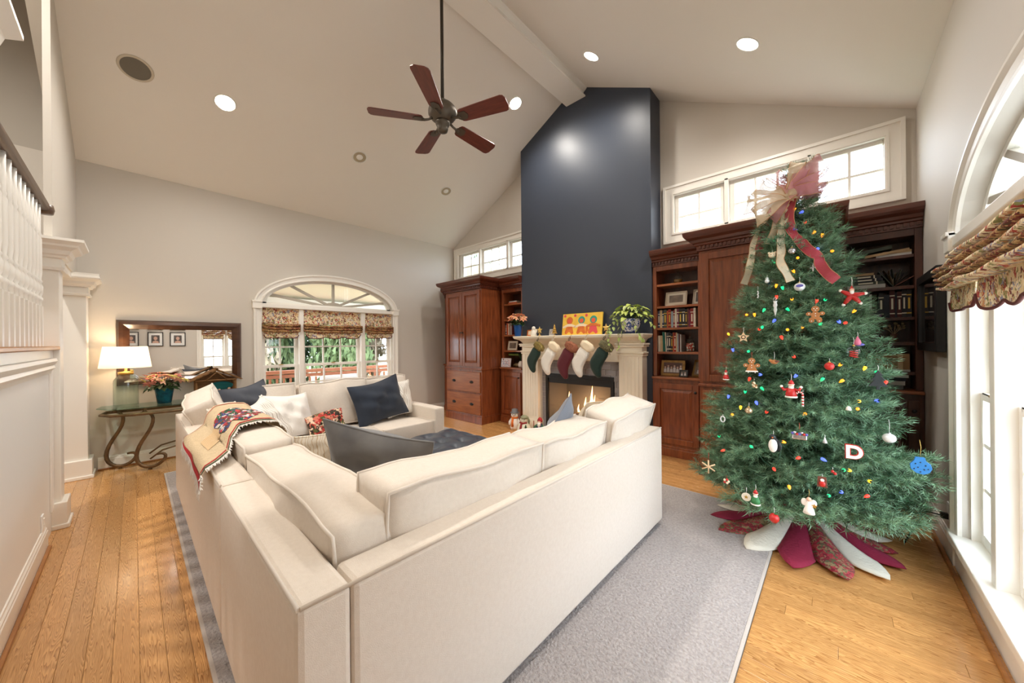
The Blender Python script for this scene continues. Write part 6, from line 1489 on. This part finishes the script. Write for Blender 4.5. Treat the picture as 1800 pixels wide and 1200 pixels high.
t = orn(1306, 862, 'round cookie-like white disc ornament at the bottom left', .04, 1.3, 1.1); flatp(t, 'disc', mat('cookie_white', srgb(220, 210, 190), .7), circ(0, -.035, .034), 0, .01); flatp(t, 'star_print', GOLD, [(a, c-.035) for a, c in star_poly(.018, .008)], -.005, .004)
robed(1322, 858, 'small red and green bearded figure at the bottom left', GRNO, 1.0, 1.3, False, REDO)
t = orn(1414, 868, 'white angel with a gold star hanging over the tree skirt', .05, 1.2, 1.15, GOLD)
b(t, 'gown', ICE, lambda q: q.lathe([(.036, -.125), (.03, -.1), (.014, -.05), (.008, -.035)], n=14)); b(t, 'head', SKIN, lambda q: q.ball((0, 0, -.022), .015, 12, 8))
for s_ in (-1, 1): b(t, 'wing', ICE, lambda q: q.ball((s_*.026, .008, -.05), (.02, .005, .028), 10, 6))
b(t, 'gold_star', GOLD, lambda q: q.prism([(a+.03, c-.06) for a, c in star_poly(.018, .008)], 'Y', -.02, -.012))
t = orn(1354, 898, 'shiny red apple ornament hanging lowest, before the skirt', .05, 1.25, 1.0); b(t, 'apple', REDO, lambda q: q.lathe([(.001, -.075), (.018, -.078), (.036, -.055), (.038, -.03), (.024, -.006), (.006, -.012), (.001, -.016)], n=18)); b(t, 'leaf', GRNO, lambda q: q.ball((.012, 0, .0), (.014, .003, .006), 8, 5))
t = orn(1352, 445, 'cream teddy-like round face near the top left', .02, 1.12, 1.0); b(t, 'face', CUFW, lambda q: q.ball((0, 0, -.03), (.034, .02, .03), 14, 9)); b(t, 'ears', CUFW, lambda q: (q.ball((-.028, 0, -.006), .012, 8, 6), q.ball((.028, 0, -.006), .012, 8, 6))); b(t, 'eyes', BLK, lambda q: (q.ball((-.01, -.019, -.026), .004, 6, 4), q.ball((.01, -.019, -.026), .004, 6, 4)))
bauble(1386, 436, 'silver glittered ball beside the cream ribbon tail near the top', .034, SIL, .02)
t = orn(1343, 488, 'small white snowman drop on the upper left side', .02, 1.12, 1.0); b(t, 'drop', OPAL, lambda q: (q.ball((0, 0, -.018), .015, 10, 7), q.ball((0, 0, -.045), .022, 10, 7)))
t = orn(1357, 530, 'long clear icicle ornament on the left side of the tree', .03, 1.12, 1.2); b(t, 'icicle', OPAL, lambda q: q.lathe([(.016, -.0), (.011, -.015), (.017, -.035), (.010, -.055), (.014, -.075), (.006, -.11), (.001, -.135)], n=10)); b(t, 'loop', SIL, lambda q: q.tube([(.012*cos(k*.6), 0, .012+.02*sin(k*.6)) for k in range(11)], .003, 5))
t = orn(1327, 512, 'clear drop beads on a looped cord at the left edge', .05, 1.1, 1.0); b(t, 'beads', OPAL, lambda q: [q.ball((.004*(i % 2), 0, -.01-.016*i), .009, 8, 6) for i in range(5)])
t = orn(1422, 468, 'tiny silver cross-shaped ornament right of the cream tail', .02, 1.12, 1.0); b(t, 'cross', SIL, lambda q: (q.box(-.006, .006, -.006, .006, -.06, 0), q.box(-.022, .022, -.006, .006, -.03, -.018)), .003)
t = orn(1355, 632, 'brown felt bird ornament left of the middle', .08, 1.12, 1.0); b(t, 'body', GING, lambda q: q.ball((0, 0, -.02), (.032, .018, .022), 12, 8)); b(t, 'wing', bmat(BR), lambda q: q.ball((.018, -.012, -.014), (.024, .006, .012), 10, 6)); b(t, 'head', GING, lambda q: q.ball((-.03, 0, -.006), .014, 10, 7))
t = orn(1266, 730, 'small pale wreath ornament on the left edge', .02, 1.1, 1.0); b(t, 'ring', OPAL, lambda q: q.tube([(.02*cos(k*.4), 0, -.03+.03*sin(k*.4)) for k in range(17)], .007, 6))
t = orn(1320, 668, 'beige beaded cluster ornament on the left side', .02, 1.12, 1.0); b(t, 'beads', [CUFW, GING], lambda q: [q.ball((.02*cos(i*2.4)*(i % 3)*.5, -.004*i % 3*.004, -.02-.006*i), .011, 8, 6, i % 2) for i in range(9)])
t = orn(1483, 712, 'little white bell on a green cord, right of the candy cane', .08, 1.12, 1.0, GRNO); b(t, 'bell', ICE, lambda q: q.lathe([(.02, -.035), (.017, -.02), (.012, -.006), (.004, 0)], n=14))
t = orn(1442, 766, 'little frosted triangle ornament in the lower middle', .02, 1.12, 1.0); b(t, 'cone', OPAL, lambda q: q.lathe([(.018, -.05), (.002, 0)], n=4))
t = orn(1455, 822, 'pair of red beads low in the middle of the tree', .02, 1.12, 1.0); b(t, 'beads', REDO, lambda q: (q.ball((0, 0, -.015), .012, 8, 6), q.ball((.016, 0, -.03), .012, 8, 6)))
t = orn(1272, 838, 'small floral hanging ornament on the low left branch', .03, 1.2, 1.0, REDO); b(t, 'flowers', [CUFW, REDO], lambda q: [q.ball((.018*cos(i*1.26), 0, -.025+.018*sin(i*1.26)), .012, 8, 6, i % 2) for i in range(5)])
# ---------------------------------------------------------------- outside: porch on the window side, lawn
LAWN = mat('lawn', srgb(140, 146, 112), .95, var=(srgb(168, 166, 136), 3)); PATIO = mat('whiteout_terrace', srgb(214, 212, 206), .8, var=(srgb(200, 198, 192), 2))
struct(MB().box(-60, 60, -60, 60, -.75, -.7).build('ground', LAWN))
struct(MB().box(XR+.16, XR+8, -12, 18, -.7, -.25).build('added_terrace', PATIO))  # invented terrace, pale so the right-hand panes read white
DECK = wood('deck_wood', srgb(170, 112, 80), srgb(140, 88, 60), (.6, 6, 6), .7, 0); RAILO = mat('rail_stain', srgb(190, 122, 88), .7, var=(srgb(170, 104, 72), 6))
dk = struct(MB().box(-10.1, XL-.16, -3, 8, -.7, -.2).build('porch_floor', DECK))
ra = thing('porch_railing', 'stained wooden porch railing seen through the arched window', 'railing', (-9.6, 2.5, -.2))
q = MB(ra); q.box(-9.68, -9.52, -2.5, 7.5, .70, .78); q.box(-9.63, -9.57, -2.5, 7.5, .60, .68); q.build('top_rail', RAILO, ra); q = MB(ra); q.box(-9.63, -9.57, -2.5, 7.5, -.12, -.05); q.build('bottom_rail', RAILO, ra)
bq = MB(); bq.box(-.02, .02, -.02, .02, 0, .66); bb = bq.mesh('baluster', RAILO)
for i in range(72): inst(bb, 'baluster', ra, (0, -4.95+.139*i, .13))
pc = struct(MB().box(-9.75, -9.45, 5.35, 5.65, -.2, 3.0).build('porch_post', WHITE))
q = MB(); q.prism([(XL-.16, 3.25), (-10.2, 2.46), (-10.2, 2.52), (XL-.16, 3.35)], 'Y', -3, 8); pcl = struct(q.build('porch_ceiling', mat('porch_paint', srgb(246, 240, 226), .8)))
q = MB(); q.box(-9.9, -9.6, -3, 8, 2.3, 2.5); struct(q.build('porch_beam', WHITE))
# cushioned porch seats
def seat_out(y, label, w):
    t = thing('porch_sofa', label, 'sofa', (-8.6, y, -.2)); PC = mat('porch_cushion', srgb(240, 240, 240), .9)
    q = MB(); q.box(-.4, .4, -w/2, w/2, .08, .4); q.build('frame', bmat(GY), t); q = MB(); q.box(-.38, .4, -w/2+.03, w/2-.03, .4, .55); q.build('seat_cushion', PC, t, .04); q = MB(); q.box(.2, .40, -w/2+.03, w/2-.03, .55, .90); q.build('back_cushion', PC, t, .05)
    q = MB(); q.ball((0, w*.3, .66), (.08, .2, .17), 12, 8); q.build('dark_pillow', bmat(K), t); return t
seat_out(3.2, 'white cushioned porch seat behind the middle of the arched window', .9); seat_out(5.4, 'white cushioned porch seat by the porch post', .9)
# trees beyond
def leafball(seed, n, m, size=.16):
    r = random.Random(seed); vs = []; fs = []; q = MB()
    for i in range(n):
        a, c = r.uniform(0, 2*pi), r.uniform(-1, 1); rad = r.random()**.4*(1+.25*sin(3*a)+.2*sin(5*c*3))
        s = sqrt(1-c*c); p = Vector((rad*s*cos(a), rad*s*sin(a), rad*c)); d = Vector((r.uniform(-1, 1), r.uniform(-1, 1), r.uniform(-1, 1))).normalized(); e = d.orthogonal().normalized()*size*.4
        k = len(vs); vs += [p-e, p+e, p+d*size]; fs.append((k, k+1, k+2))
    q.add(vs, fs); return q.mesh('crown', m, False)
EV = [mat('evergreen', srgb(86, 106, 72), .8, var=(srgb(54, 72, 50), 3)), mat('evergreen_pale', srgb(126, 142, 96), .8, var=(srgb(84, 102, 66), 3)), mat('bare_brush', srgb(176, 160, 136), .9, var=(srgb(120, 106, 86), 4))]
cm = [leafball(i, 5200, EV[i % 3]) for i in range(3)]
r = random.Random(2)
kinds = ['dark evergreen', 'yellow-green bushy tree', 'pale bare brushy tree']
for i in range(15):
    y = -1.5+i*1.25; x = -15.5-(i % 3)*1.8+r.uniform(-.6, .6); k = [0, 1, 0, 2, 1, 0, 1, 0, 2, 0, 1, 2, 0, 1, 0][i]
    t = thing('evergreen_tree' if k < 2 else 'bare_tree', '%s, %s from the left beyond the porch railing' % (kinds[k], ORD[i]), 'tree', (x, y, -.7), 0, ['dark evergreens beyond the porch', 'yellow-green trees beyond the porch', 'bare trees beyond the porch'][k])
    h = r.uniform(2.2, 3.2)
    inst(cm[k], 'crown', t, (0, 0, h*.95), (0, 0, r.uniform(0, 6)), (1.05, 1.05, h)); q = MB(); q.lathe([(.16, 0), (.10, h*1.5)], n=8); q.build('trunk', TRUNK, t)
